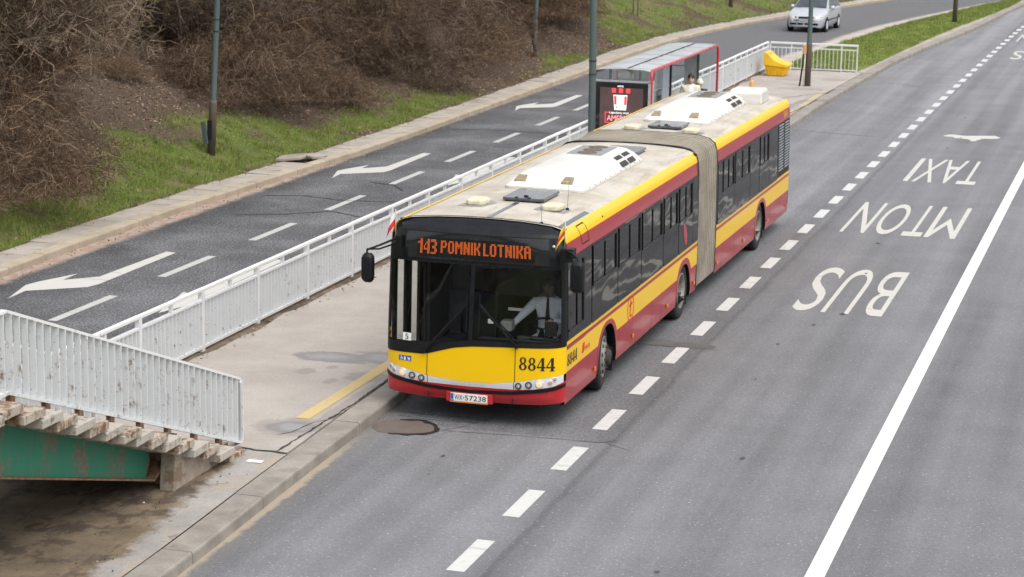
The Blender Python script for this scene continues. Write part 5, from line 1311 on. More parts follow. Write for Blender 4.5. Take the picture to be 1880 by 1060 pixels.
def head_shape(c, s=1., yaw=0., pitch=0.):
    """head with brow, nose, chin and ears, facing -Y; returns verts, faces, and a map for places on it"""
    Rm = Matrix.Rotation(yaw, 3, 'Z') @ Matrix.Rotation(pitch, 3, 'X'); c = V(c)
    vs = []; fs = []; n, m = 24, 18
    for i in range(m + 1):
        t = pi * i / m; z = -cos(t) * .118
        for j in range(n):
            a = 2 * pi * j / n; r = sin(t)
            w = .075 * (1 if z > -.02 else 1 - .32 * ((-.02 - z) / .1)); d = .095 * (1 if z > -.03 else 1 - .15 * ((-.03 - z) / .09))
            x = w * r * cos(a); y = d * r * sin(a)
            if sin(a) < -.5:
                fr = (-sin(a) - .5) * 2
                if abs(x) < .024: y -= .022 * fr * max(0, 1 - abs((z + .022) / .03)) * (1 - abs(x) / .026)
                y += .006 * fr * max(0, 1 - abs((z - .012) / .014)) * (1 if .016 < abs(x) < .05 else 0)
                y -= .006 * fr * max(0, 1 - abs((z + .098) / .02))
            vs.append(tuple(c + Rm @ V((x * s, y * s, z * s))))
    for i in range(m):
        for j in range(n): fs.append((i * n + j, i * n + (j + 1) % n, (i + 1) * n + (j + 1) % n, (i + 1) * n + j))
    for sx in (-1, 1):
        b = len(vs)
        for k in range(8):
            a = 2 * pi * k / 8; vs.append(tuple(c + Rm @ V((sx * (.074 + .012 * (1 + cos(a)) / 2) * s, (.012 + .018 * cos(a)) * s, (-.005 + .032 * sin(a)) * s))))
        fs.append(tuple(b + k for k in range(8)))
    return vs, fs, (lambda x, y, z: tuple(c + Rm @ V((x * s, y * s, z * s))))
def hand(at, d, up, side, s=1.):
    """palm, four curled fingers of different length and a thumb from the side of the palm"""
    at = V(at); d = V(d).normalized(); up = V(up); up = (up - d * up.dot(d)).normalized(); w = d.cross(up) * side
    vs = [(*at, .026 * s), (*(at + d * .05 * s), .034 * s), (*(at + d * .085 * s), .032 * s)]; es = [(0, 1), (1, 2)]
    out = [skinned(vs, es, 0, 1)]
    for k, L in enumerate((.068, .078, .072, .056)):
        b = at + d * .085 * s + w * (.026 - .0175 * k) * s
        p = [b, b + d * L * .45 * s - up * .010 * s, b + d * L * .72 * s - up * .032 * s, b + d * L * .7 * s - up * .055 * s]
        out.append(skinned([(*p[0], .0095 * s), (*p[1], .009 * s), (*p[2], .0085 * s), (*p[3], .0075 * s)], [(0, 1), (1, 2), (2, 3)], 0, 1))
    b = at + d * .03 * s + w * .028 * s; out.append(skinned([(*b, .012 * s), (*(b + w * .022 * s + d * .028 * s - up * .008 * s), .0105 * s), (*(b + w * .018 * s + d * .055 * s - up * .028 * s), .009 * s)], [(0, 1), (1, 2)], 0, 1))
    return out
def person(label, loc, rz, H, J, mats, pick, head_yaw=0., head_pitch=0., hair='short', hairmat='hair', extra=None, group=None):
    """J: dict of joint positions for a 1.75 m figure facing -Y, feet at z=0"""
    s = H / 1.75; t = thing('person', label, 'person', loc, rz, group)
    W_ = lambda p: tuple(t.matrix_basis @ V((p[0] * s, p[1] * s, p[2] * s)))
    order = ['pelvis', 'waist', 'chest', 'upper', 'neck', 'neckt']; vs = []; idx = {}
    rad = {'pelvis': (.175, .13), 'waist': (.165, .125), 'chest': (.19, .14), 'upper': (.155, .105), 'neck': (.098, .092), 'neckt': (.084, .082)}
    es = []
    for k in order:
        idx[k] = len(vs); vs.append((*J[k], *rad[k]))
    es += [(i, i + 1) for i in range(5)]
    for sd in ('L', 'R'):
        prev = idx['upper']
        for k, r in (('sh', .085), ('el', .058), ('wr', .037)):
            idx[k + sd] = len(vs); vs.append((*J[k + sd], r)); es.append((prev, idx[k + sd])); prev = idx[k + sd]
        prev = idx['pelvis']
        for k, r in (('hip', .115), ('kn', .074), ('an', .05), ('to', .042)):
            idx[k + sd] = len(vs); vs.append((*J[k + sd], r)); es.append((prev, idx[k + sd])); prev = idx[k + sd]
    parts = [skinned(vs, es, 0, 2)]
    for sd, sgn in (('L', 1), ('R', -1)):
        d = V(J['wr' + sd]) - V(J['el' + sd]); parts += [(p, 'H')[0] for p in hand(J['wr' + sd], J.get('hd' + sd, d), J.get('hu' + sd, (sgn, 0, .2)), sgn)]
    hc = V(J['neckt']) + V((0, -.026, .085)); hv, hf, hm = head_shape(hc, 1.1, head_yaw, head_pitch)
    mb = MB(); nb = 0
    for pi_, (pv, pf) in enumerate(parts):
        b = len(mb.v); mb.v += [W_(p) for p in pv]
        for f in pf:
            cx = [sum(pv[i][k] for i in f) / len(f) for k in range(3)]
            mb.face([b + i for i in f], 0 if pi_ else pick(cx), True)
    b = len(mb.v); mb.v += [W_(p) for p in hv]
    for f in hf: mb.face([b + i for i in f], 0, True)
    body_ = mb.build('body', mats, t)
    # face details and hair
    mb = MB()
    for sx in (-1, 1): mb.poly([W_(hm(sx * .030 + a, -.0905, .012 + c)) for a, c in ((-.013, 0), (0, -.006), (.013, 0), (0, .006))]); mb.poly([W_(hm(sx * .030 + a, -.0915, .030 + c)) for a, c in ((-.018, 0), (.018, 0), (.016, .006), (-.016, .006))])
    mb.build('eyes', 'hair', body_)
    mb = MB(); mb.poly([W_(hm(a, -.0885 + abs(a) * .25, -.062 + c)) for a, c in ((-.022, 0), (0, -.005), (.022, 0), (0, .005))]); mb.build('mouth', 'amber2', body_)
    mb = MB(); rows = []
    if hair == 'short':
        for i in range(9):
            tt = i / 8; row = []
            for j in range(25):
                a = 2 * pi * j / 24; zz = lerp(.135, .035 if sin(a) < -.45 else (-.045 if sin(a) > -.1 else .0), tt); r = sqrt(max(0, 1 - (max(zz, -.02) / .138) ** 2)) if tt > 0 else 0
                row.append(W_(hm((.083 + .004 * sin(7 * a)) * r * cos(a), (.101 + .004 * sin(9 * a)) * r * sin(a) + .008, zz)))
            rows.append(row)
        mb.grid(rows); mb.build('hair', hairmat, t)
    else:
        for i in range(10):
            tt = i / 9; row = []
            for j in range(25):
                a = 2 * pi * j / 24; zz = lerp(.150, .022, tt); r = sqrt(max(0, 1 - ((zz - .02) / .132) ** 2)) if tt > 0 else 0; r = min(1., r) * (1.05 if tt > .75 else 1)
                row.append(W_(hm(.090 * r * cos(a), .108 * r * sin(a), zz)))
            rows.append(row)
        mb.grid(rows); mb.build('knit_hat', 'knit', t)
    if extra: extra(t, W_)
    return t
STAND = dict(pelvis=(0, 0, .95), waist=(0, 0, 1.08), chest=(0, 0, 1.25), upper=(0, .005, 1.40), neck=(0, .008, 1.47), neckt=(0, -.004, 1.53),
    shL=(.185, .005, 1.40), elL=(.235, .03, 1.13), wrL=(.235, -.06, .89), shR=(-.185, .005, 1.40), elR=(-.235, .03, 1.13), wrR=(-.235, -.06, .89),
    hipL=(.09, 0, .90), knL=(.10, -.02, .50), anL=(.10, .03, .09), toL=(.115, -.13, .035), hipR=(-.09, 0, .90), knR=(-.10, -.015, .50), anR=(-.10, .03, .09), toR=(-.115, -.13, .035))
# material slots: 0 skin 1 top 2 trousers 3 inner shirt
def pick_std(c):
    x, y, z = c
    if z > 1.495: return 0
    if z < .92 and abs(x) < .2: return 2
    if abs(x) < .055 and y < -.05 and z > .95: return 3
    return 1
person('dark-haired man in a cream jacket over a white t-shirt waiting by the shelter', (-3.19, 29.0, .14), radians(24), 1.86, STAND, ['skin', 'jacket', 'trouser', 'tshirt'], pick_std, radians(-14), radians(8))
W2 = dict(STAND)
person('person in a cream knit hat and dark coat standing behind the dark-haired man', (-3.15, 29.95, .14), radians(30), 1.63, W2, ['skin', 'darkcoat', 'trouser', 'darkcoat'], pick_std, radians(-10), radians(4), 'hat')
# driver, seated
DRV = dict(pelvis=(0, .1, .0), waist=(0, .10, .15), chest=(0, .08, .34), upper=(0, .05, .50), neck=(0, .035, .58), neckt=(0, .015, .64),
    shL=(.19, .05, .49), elL=(.27, -.11, .26), wrL=(.13, -.29, .30), shR=(-.19, .05, .49), elR=(-.34, -.10, .33), wrR=(-.46, -.30, .20),
    hipL=(.09, .05, -.02), knL=(.13, -.40, .03), anL=(.13, -.40, -.38), toL=(.13, -.54, -.43), hipR=(-.09, .05, -.02), knR=(-.13, -.40, .03), anR=(-.13, -.40, -.38), toR=(-.13, -.54, -.43), hdL=(-.6, -.6, .1), hdR=(-.55, -.7, .02), huL=(0, 0, 1), huR=(0, 0, 1))
def pick_drv(c):
    x, y, z = c
    if z > .585 and abs(x) < .1: return 0
    if z < .06 : return 2
    return 1
def tie(t, W_):
    mb = MB(); rows = []
    for k in range(10):
        tt = k / 9; z = lerp(.575, .06, tt); w = interp([(0, .022), (.08, .026), (.14, .016), (.8, .042), (1, .012)], tt); y = interp([(.06, -.035), (.2, -.045), (.34, -.060), (.48, -.058), (.575, -.040)], z)
        rows.append([W_((-w, y, z)), W_((0, y - .012, z)), W_((w, y, z))])
    mb.grid(rows); mb.build('tie', 'tie', t)
    mb = MB()
    for sx in (-1, 1): mb.poly([W_(p) for p in ((sx * .012, -.058, .565), (sx * .075, -.045, .525), (sx * .085, -.01, .585), (sx * .05, -.025, .61))])
    mb.build('collar', 'shirt', t)
person('bus driver in a pale blue shirt and dark striped tie at the wheel', (.80, 1.06, 1.05), radians(4), 1.75, DRV, ['skin', 'shirt', 'trouser'], pick_drv, 0, radians(6), extra=tie)

# ------------------------------------------------------------------ the silver estate car
car = thing('estate_car', 'silver estate car driving with its headlights on in the side road', 'car', (-6.55, 71.7, 0), radians(-3))
CM = car.matrix_basis
CW = lambda x, y, z: tuple(CM @ V((x, y - 2.25, z)))   # y from the front bumper
def hoodz(y): return interp([(0, .56), (.06, .70), (.2, .76), (.6, .86), (1.15, .96), (1.3, .985), (2.5, .985), (4.2, .99), (4.42, .96), (4.5, .8)], y)
def halfw(y): return interp([(0, .55), (.06, .66), (.2, .77), (.5, .835), (1., .865), (3.5, .865), (4.2, .83), (4.42, .76), (4.5, .68)], y)
mb = MB(); rows = []
for y in (0, .03, .06, .12, .2, .35, .5, .8, 1.15, 1.3, 1.8, 2.5, 3.2, 3.8, 4.2, 4.42, 4.5):
    w, zt_ = halfw(y), hoodz(y); zb = interp([(0, .25), (.15, .2), (4.3, .22), (4.5, .32)], y)
    half = [(w * .9, zb), (w * .985, zb + .12), (w, .52 if zt_ > .6 else zt_ - .05), (w * .995, lerp(.52, zt_, .6)), (w * .955, zt_ - .035), (w * .88, zt_ + .005), (w * .5, zt_ + .03 * (1 if y > .3 else .3)), (0, zt_ + .04 * (1 if y > .3 else .3))]
    rows.append([CW(x, y, z) for x, z in half] + [CW(-x, y, z) for x, z in half[-2::-1]])
mb.grid([r[::-1] for r in rows]); mb.face([mb.vert(p) for p in rows[0]][::1]); mb.face([mb.vert(p) for p in rows[-1]][::-1]); cb = mb.build('body', 'carpaint', car, smooth=radians(40))
mb = MB(); rows = []
ROOFL = [(1.22, .975, .77), (1.55, 1.16, .73), (1.9, 1.36, .655), (2.1, 1.415, .62), (2.6, 1.45, .61), (3.4, 1.445, .60), (4.0, 1.41, .585), (4.2, 1.32, .61), (4.42, .97, .70)]
for y, z, w in ROOFL: rows.append([CW(k * w, y, z + .03 * (1 - k * k) - (.025 if abs(k) == 1 else 0)) for k in (-1, -.9, -.5, 0, .5, .9, 1)])
mb.grid(rows); rf = mb.build('roof', 'carpaint', car, smooth=radians(40))
def sidepts(y): return interp([(a, b) for a, b, c in ROOFL], y), interp([(a, c) for a, b, c in ROOFL], y)
for s in (-1, 1):
    mb = MB(); R0 = [CW(s * sidepts(y)[1], y, sidepts(y)[0] - .02) for y in frange(1.22, 4.42, .2)]; R1 = [CW(s * lerp(.80, .76, y / 4.5), y, .975) for y in frange(1.22, 4.42, .2)]
    mb.grid([R0, R1]); mb.build('side_frame', 'carpaint', car, smooth=radians(60))
    for ya, yb, yc, yd in ((1.62, 2.42, 2.42, 2.12), (2.50, 3.28, 3.25, 2.50), (3.38, 4.28, 4.02, 3.36)):
        P = lambda y, t, o=.012: CW(s * (lerp(lerp(.80, .76, y / 4.5), sidepts(y)[1], t) + o), y, lerp(.975, sidepts(y)[0] - .02, t))
        mb = MB(); mb.poly([P(ya, .06), P(yb, .06), P(yc, .88), P(yd, .86)]); mb.build('side_window', 'carglass', car)
    mb = MB(); c = V(CW(s * .93, 1.72, 1.03)); mb.lathe([(.0005, -.10), (.07, -.09), (.095, -.02), (.095, .05), (.0005, .06)], c, V(CW(s * 1, 1.72, 1.03)) - V(CW(0, 1.72, 1.03)), 14); mb.build('mirror', 'carpaint', car)
    mb = MB(); mb.box(s * .866, s * .875, 1.15, 3.2, .50, .545, 0, CW); mb.build('side_moulding', 'black', cb)
    for y in (.85, 3.45):
        mb = MB(); c0 = V(CW(s * .855, y, .31)); axv = (V(CW(s, y, .3)) - V(CW(0, y, .3))).normalized()
        mb.lathe([(.0005, .012), (.36, .012), (.36, -.1)], c0, axv, 28); mb.build('wheel_arch', 'black', cb)
        mb = MB(); mb.lathe([(.19, .018), (.25, .026), (.30, .02), (.31, 0), (.31, -.18)], c0, axv, 28); wh = mb.build('wheel', 'rubber', car)
        mb = MB(); mb.lathe([(.195, .02), (.18, .026), (.14, .016), (.06, .022), (.0005, .022)], c0, axv, 24); mb.build('rim', 'silver', wh)
mb = MB(); P = lambda k, y, o=.012: CW(k * interp([(1.22, .74), (1.95, .62)], y), y - o, interp([(a, b) for a, b, c in ROOFL], y) + .03 * (1 - k * k) + .006)
mb.grid([[P(k, y) for k in (-1, -.6, 0, .6, 1)] for y in (1.28, 1.5, 1.7, 1.93)]); ws = mb.build('windscreen', 'carglass', car)
mb = MB()
for a, b in ((-.55, .0), (.1, .62)): mb.bar(CW(a, 1.27, 1.02), CW(b, 1.36, 1.075), .02)
mb.build('wiper', 'black', ws)
mb = MB(); mb.grid([[CW(k * .67, y, z) for k in (-1, 0, 1)] for y, z in ((4.225, 1.32), (4.43, 1.0))]); mb.build('rear_window', 'carglass', car)
for s in (-1, 1):
    mb = MB(); mb.grid([[CW(s * x, interp([(.3, .02), (.5, .055), (.66, .10), (.79, .26)], x) - .012, z) for x in (.36, .5, .62, .70, .77)] for z in (.60, .66, .70)]); hl = mb.build('headlight', 'lamp_off', car)
    mb = MB(); mb.lathe([(.062, 0), (.04, .02), (.0005, .025)], V(CW(s * .50, .035, .652)), V(CW(0, -1, 0)) - V(CW(0, 0, 0)), 14); mb.build('lit_lamp', 'lamp_on', hl)
mb = MB(); mb.box(-.26, .26, -.004, .06, .62, .70, 0, CW); mb.build('grille', 'black', car)
mb = MB(); mb.box(-.33, .33, -.012, .05, .635, .648, 0, CW); 
mb = MB(); rows = [[CW(k * (halfw(.1) + .03), interp([(0, -.035), (.6, .0), (1, .14)], abs(k)), z) for k in (-1, -.85, -.6, -.3, 0, .3, .6, .85, 1)] for z in (.26, .38, .50, .57)]
mb.grid(rows); bu = mb.build('bumper', 'carpaint', car)
mb = MB(); mb.grid([[CW(k * (halfw(.1) + .036), interp([(0, -.043), (.6, -.008), (1, .135)], abs(k)), z) for k in (-1, -.85, -.6, -.3, 0, .3, .6, .85, 1)] for z in (.525, .565)]); mb.build('bumper_strip', 'black', bu)
for a, b in ((-.62, -.34), (-.28, .28), (.34, .62)): mb = MB(); mb.box(a, b, interp([(0, -.043), (.6, -.02)], max(abs(a), abs(b))), .05, .34, .42, 0, CW); mb.build('air_intake', 'black', bu)
mb = MB(); mb.box(-.26, .26, -.055, -.04, .44, .545, 0, CW); pl_ = mb.build('number_plate', 'plate', car)
mb = MB(); mb.box(-.255, -.22, -.058, -.054, .445, .54, 0, CW); mb.build('plate_band', 'blue', pl_)
mb = MB(); [mb.box(-.19 + .06 * k, -.155 + .06 * k, -.058, -.054, .46, .525, 0, CW) for k in range(7)]; mb.build('plate_marks', 'ink', pl_)
for s in (-1, 1): mb = MB(); mb.tube([CW(s * .56, 2.2, 1.44), CW(s * .56, 2.3, 1.48), CW(s * .56, 3.8, 1.47), CW(s * .56, 3.95, 1.43)], .015, 6); mb.build('roof_bar', 'black', car)
# ------------------------------------------------------------------ bare shrubs and trees on the bank
def twig_mesh(name, spec, seed, mats):
    rnd = random.Random(seed); vs = []; fs = []; ms = []
    def u(a, b): return a + (b - a) * rnd.random()
    def perp(d):
        a = V((u(-1, 1), u(-1, 1), u(-1, 1))); p = a - d * a.dot(d)
        return p.normalized() if p.length > 1e-6 else V((1, 0, 0))
    def ribbon3(pts, r0, r1, mi, n=3):
        ref = perp((pts[1] - pts[0]).normalized()); prev = None
        for k, p in enumerate(pts):
            d = (pts[min(k + 1, len(pts) - 1)] - pts[max(k - 1, 0)]).normalized(); a = (ref - d * ref.dot(d)).normalized(); b = d.cross(a); r = lerp(r0, r1, k / (len(pts) - 1)); i0 = len(vs)
            for j in range(n): vs.append(tuple(p + (a * cos(2 * pi * j / n) + b * sin(2 * pi * j / n)) * r))
            if prev is not None:
                for j in range(n): fs.append((prev + j, prev + (j + 1) % n, i0 + (j + 1) % n, i0 + j)); ms.append(mi)
            prev = i0
    def twig(p, d, L, w, mi):
        s = perp(d); m = p + d * L * .5 + V((u(-.05, .05), u(-.05, .05), u(-.05, .03))) * L * 2; e = p + d * L + V((u(-.2, .2), u(-.2, .2), u(-.15, .1))) * L
        i = len(vs); vs.extend([tuple(p - s * w / 2), tuple(p + s * w / 2), tuple(m + s * w * .4), tuple(m - s * w * .4), tuple(e)])
        fs.append((i, i + 1, i + 2, i + 3)); fs.append((i + 3, i + 2, i + 4)); ms.extend([mi, mi])
    def grow(p, d, L, r, lv, droop, mi):
        n = (8, 6, 4)[min(lv, 2)]; pts = [p]; q = p; dd = d.normalized(); seg = L / n
        for k in range(n):
            dd = (dd + V((u(-.16, .16), u(-.16, .16), u(-.12, .14) - droop * (k + 1) / n * .42))).normalized(); q = q + dd * seg
            if q.z < .05 and lv > 0: dd.z = abs(dd.z) * .3; q.z = .05
            pts.append(q)
        ribbon3(pts, r, r * .4, mi, 5 if lv == 0 else 3)
        kids = spec['kids'][lv]; 
        for k in range(kids):
            t = u(spec['from'][lv], 1.0) * n; i = min(n - 1, int(t)); b = pts[i].lerp(pts[i + 1], t - i); ax = (pts[i + 1] - pts[i]).normalized()
            nd = (ax * u(.35, .9) + perp(ax) * u(.5, 1.)).normalized()
            if lv + 1 < len(spec['kids']): grow(b, nd, L * u(*spec['len'][lv]), r * .5, lv + 1, droop, mi if rnd.random() < .85 else 1)
            else:
                twig(b, nd, u(*spec['twig']), spec['tw'], 0 if rnd.random() < .7 else 1)
                if spec.get('bud') and rnd.random() < spec['bud']:
                    c = b + nd * u(.1, .25); a_, b_ = perp(nd) * .03, nd * .05; i = len(vs); vs.extend([tuple(c), tuple(c + a_ + b_ * .5), tuple(c + b_), tuple(c - a_ + b_ * .5)]); fs.append((i, i + 1, i + 2, i + 3)); ms.append(2)
    for k in range(spec['stems']):
        a = 2 * pi * (k + u(-.3, .3)) / spec['stems']; t = u(*spec['lean'])
        grow(V((cos(a) * u(0, spec['base']), sin(a) * u(0, spec['base']), -.15)), V((cos(a) * sin(t), sin(a) * sin(t), cos(t))), u(*spec['stem']), spec['r'], 0, spec['droop'], 0)
    me = bpy.data.meshes.new(name); me.from_pydata(vs, [], fs)
    for m in mats: me.materials.append(MT[m])
    me.polygons.foreach_set('material_index', ms); me.update(); return me
MOUND = dict(stems=28, kids=(13, 9, 8), len=((.28, .5), (.35, .6)), twig=(.14, .40), tw=.0085, stem=(2.3, 3.4), lean=(.1, 1.15), base=.5, r=.017, droop=1.0)
MOUND['from'] = (.25, .2, .1)
THICK = dict(stems=24, kids=(13, 9, 8), len=((.24, .42), (.3, .55)), twig=(.14, .40), tw=.0085, stem=(2.6, 4.2), lean=(.05, .6), base=.9, r=.020, droop=.25, bud=.02)
THICK['from'] = (.15, .15, .1)
LOW = dict(stems=26, kids=(11, 8, 8), len=((.3, .5), (.35, .6)), twig=(.12, .34), tw=.008, stem=(1.4, 2.4), lean=(.3, 1.3), base=.7, r=.013, droop=.7)
LOW['from'] = (.15, .15, .1)
TREE = dict(stems=1, kids=(26, 10, 8, 6), len=((.25, .48), (.3, .5), (.35, .6)), twig=(.16, .42), tw=.012, stem=(5.2, 6.2), lean=(.05, .18), base=.05, r=.06, droop=.05, bud=.03)
TREE['from'] = (.28, .2, .15, .1)
PAL = [['twig', 'twig_grey', 'bud'], ['twig_red', 'twig', 'bud'], ['twig', 'twig_red', 'bud'], ['twig_grey', 'twig', 'bud']]
protos = {'mound': [twig_mesh('mound_twigs', MOUND, 100 + i, PAL[i % 4]) for i in range(3)], 'thick': [twig_mesh('thicket_twigs', THICK, 200 + i, PAL[(i + 1) % 4]) for i in range(3)], 'low': [twig_mesh('low_twigs', LOW, 300 + i, PAL[(i + 1) % 4]) for i in range(2)]}
random.seed(21)
def shrub(kind, d, y, s, label, group=None, sz=None, i=None):
    me = protos[kind][random.randrange(len(protos[kind])) if i is None else i]
    o = bpy.data.objects.new('bare_shrub', me); COL.objects.link(o); o.location = bank_p(d, y); o.rotation_euler = (U(-.06, .06), U(-.06, .06), U(0, 6.28)); o.scale = (s, s, sz or s)
    return tag(o, label, 'shrub', group)
FRONT = [
    ('low', 2.6, 11.2, 1.25, 'low sprawling grey-brown shrub spilling over the grass at the bottom corner of the bank'),
    ('mound', 4.6, 13.8, .9, 'dense shadowy shrub with drooping twigs beside the green grass, nearest the pale thin tree'),
    ('low', 4.6, 16.2, .7, 'low brown shrub at the foot of the pale thin tree'),
    ('mound', 8.2, 18.6, .85, 'rounded brown shrub behind the thin tree with its twigs reaching over leaf litter'),
    ('mound', 9.6, 22.6, .85, 'brown shrub up the leaf-covered slope behind the leaning lamp post'),
    ('mound', 3.6, 26.2, .82, 'large rounded dark brown mound of weeping twigs just past the leaning lamp post'),
    ('mound', 3.7, 28.6, .72, 'russet mound of twigs joined to the far side of the largest mound'),
    ('low', 2.4, 30.2, .7, 'small low twiggy shrub at the edge of the bank between grass patches'),
    ('mound', 4.6, 31.6, .85, 'yellowish brown shrub set back between two grass patches'),
    ('thick', 3.4, 33.8, .8, 'upright shrub with light bare stems above the second grass patch'),
    ('mound', 2.3, 37.4, .75, 'rounded grey-brown shrub hanging close over the pavement edge'),
    ('mound', 3.6, 40.0, .9, 'tall brown mound behind the shrub that hangs over the pavement'),
    ('low', 2.9, 42.6, 1.0, 'low brown shrub on bare litter before the dark lamp post with the open hatch'),
    ('mound', 4.4, 45.4, 1.05, 'brown shrub right behind the dark lamp post with the open hatch'),
    ('mound', 5.0, 49.2, 1.05, 'brown shrub on the litter slope just past the dark lamp post'),
    ('mound', 4.6, 53.0, 1.1, 'brown shrub behind the grey-green lamp post that stands behind the bus'),
    ('mound', 4.4, 56.5, 1.05, 'last big brown shrub before the grassy slope begins'),
    ('low', 4.2, 59.3, .9, 'small brown shrub beside the start of the grassy slope'),
]
for k, d, y, s, lb in FRONT: shrub(k, d, y, s, lb)
for d, y, s in ((5.6, 18.6, .42), (6.4, 21.4, .5), (6.9, 24.2, .5), (7.6, 20.0, .55), (5.4, 23.2, .34), (7.9, 23.4, .6), (8.6, 21.6, .6), (4.6, 25.0, .3)): shrub('low', d, y, s, 'small sparse twiggy shrub on the leaf-covered slope behind the leaning lamp post', 'small shrubs on the leaf-covered slope', i=0)
GL = 'bare brown shrub massed in the thicket behind the front shrubs on the bank'; GG = 'shrubs massed in the thicket on the bank'
for d, y0, y1, st, kinds in ((5.6, 10, 60, 2.0, ('mound', 'thick')), (7.8, 11, 62, 2.1, ('thick', 'mound')), (10.2, 13, 62, 2.2, ('thick',)), (12.8, 16, 64, 2.5, ('thick', 'mound')), (15.8, 22, 66, 2.8, ('thick',)), (19.5, 34, 68, 3.4, ('thick',)), (24, 46, 70, 4, ('thick',))):
    y = y0
    while y < y1:
        if not (d < 6.4 and 16.5 < y < 27.5) and not (d < 8.6 and 18.5 < y < 24.5): shrub(random.choice(kinds), d + U(-.7, .7), y + U(-.6, .6), U(.85, 1.2), GL, GG)
        y += st
for i, (d, y, s, lb) in enumerate(((3.1, 16.6, .95, 'thin pale-stemmed bare tree leaning out of the shrubs nearest the bottom corner'), (8.3, 13.8, 1.1, 'bare tree with a straight dark trunk deep in the near thicket'), (4.6, 34.6, 1.0, 'slender bare tree with a forked pale trunk above the second grass patch'), (9.5, 27, 1.15, 'bare tree rising behind the largest rounded mound'), (9.0, 44, 1.1, 'bare tree in the thicket behind the dark lamp post'))):
    me = twig_mesh('bare_tree_branches', dict(TREE, stems=1 if i != 2 else 2), 400 + i, ['bark', 'twig', 'bud'])
    o = bpy.data.objects.new('bare_tree', me); COL.objects.link(o); o.location = bank_p(d, y); o.rotation_euler = (0, (.12, 0, .05, 0, -.04)[i], U(0, 6)); o.scale = (s, s, s)
    tag(o, lb, 'tree')

SAP = dict(stems=5, kids=(9, 5, 4), len=((.25, .45), (.3, .5)), twig=(.2, .45), tw=.010, stem=(2.8, 4.4), lean=(.05, .42), base=.3, r=.026, droop=.03)
SAP['from'] = (.3, .25, .1)
saps = [twig_mesh('sapling_twigs', SAP, 500 + i, ['bark', 'twig', 'bud']) for i in range(3)]
for i, (d, y, s) in enumerate(((5.2, 12.2, 1.1), (6.6, 16.4, 1.15), (7.4, 20.4, 1.0), (6.2, 24.6, .9), (5.0, 28.0, .95), (4.4, 30.8, .85), (3.9, 35.6, .95), (5.4, 38.6, 1.05), (4.6, 43.8, .95), (5.8, 47.4, 1.1), (5.6, 51.2, 1.1), (5.2, 55.2, 1.0), (9.0, 18.0, 1.2), (9.4, 23.0, 1.2))):
    o = bpy.data.objects.new('bare_sapling', saps[i % 3]); COL.objects.link(o); o.location = bank_p(d, y); o.rotation_euler = (0, 0, U(0, 6)); o.scale = (s, s, s); tag(o, 'clump of thin pale upright stems rising among the brown shrubs of the bank', 'sapling', 'bare saplings among the shrubs')
# grass blades and dead leaves: nobody could count them
def blades(name, P, hs, w, mats, lean=.5, kind='stuff', two=.25):
    n = len(P); P = np.array(P); rg = np.random.default_rng(3); a = rg.uniform(0, 6.283, n); h = rg.uniform(hs[0], hs[1], n) * np.clip([.75 + 1.1 * mnoise.noise((q[0] * 1.4, q[1] * 1.4, 7)) for q in P], .3, 1.6); t = rg.uniform(0, lean, n); b = rg.uniform(0, 6.283, n)
    dx = np.stack([np.cos(a), np.sin(a), 0 * a], 1) * (w * rg.uniform(.6, 1.3, n) / 2)[:, None]; tip = np.stack([np.cos(b) * np.sin(t) * h, np.sin(b) * np.sin(t) * h, np.cos(t) * h], 1)
    vs = np.stack([P - dx, P + dx, P + tip], 1).reshape(-1, 3)
    me = bpy.data.meshes.new(name); me.vertices.add(3 * n); me.vertices.foreach_set('co', vs.ravel()); me.loops.add(3 * n); me.loops.foreach_set('vertex_index', np.arange(3 * n)); me.polygons.add(n); me.polygons.foreach_set('loop_start', np.arange(n) * 3)
    for m in mats: me.materials.append(MT[m])
    me.polygons.foreach_set('material_index', (rg.uniform(0, 1, n) < two).astype(np.int32) if len(mats) > 1 else np.zeros(n, np.int32)); me.update(calc_edges=True); me.validate()
    o = bpy.data.objects.new(name, me); COL.objects.link(o); o['kind'] = kind; return o
random.seed(33); P = []
while len(P) < 95000:
    y = U(3, 46) if R() < .8 else U(46, 64); d = U(.05, 5.5) if R() < .8 else U(.0, 2.)
    if grass_amt(d, y) + U(-.22, .22) > .42:
        c = bank_p(d, y, -.015)
        if mnoise.noise((c[0] * 2.2, c[1] * 2.2, 3)) + U(-.5, .5) > -.02: P.append(c)
blades('bank_grass', P, (.05, .16), .017, ['blade', 'blade_dry'], .9, two=.36)
P = []
while len(P) < 26000:
    y = U(62, 98); d = U(.1, 12); P.append(bank_p(d, y, -.02))
blades('slope_grass', P, (.08, .2), .04, ['blade', 'blade_dry'], .9, two=.55)
P = []
while len(P) < 42000:
    y = U(50.95, 96.2); a, b = interp(MLG, y), interp(MRG, y); t = R(); P.append((lerp(a, b, t) + U(-.04, .04), y, .13 + .09 * sin(pi * t) * min(1, (b - a) / 2)))
blades('median_grass', P, (.06, .15), .03, ['blade', 'blade_dry'], .9, two=.3)
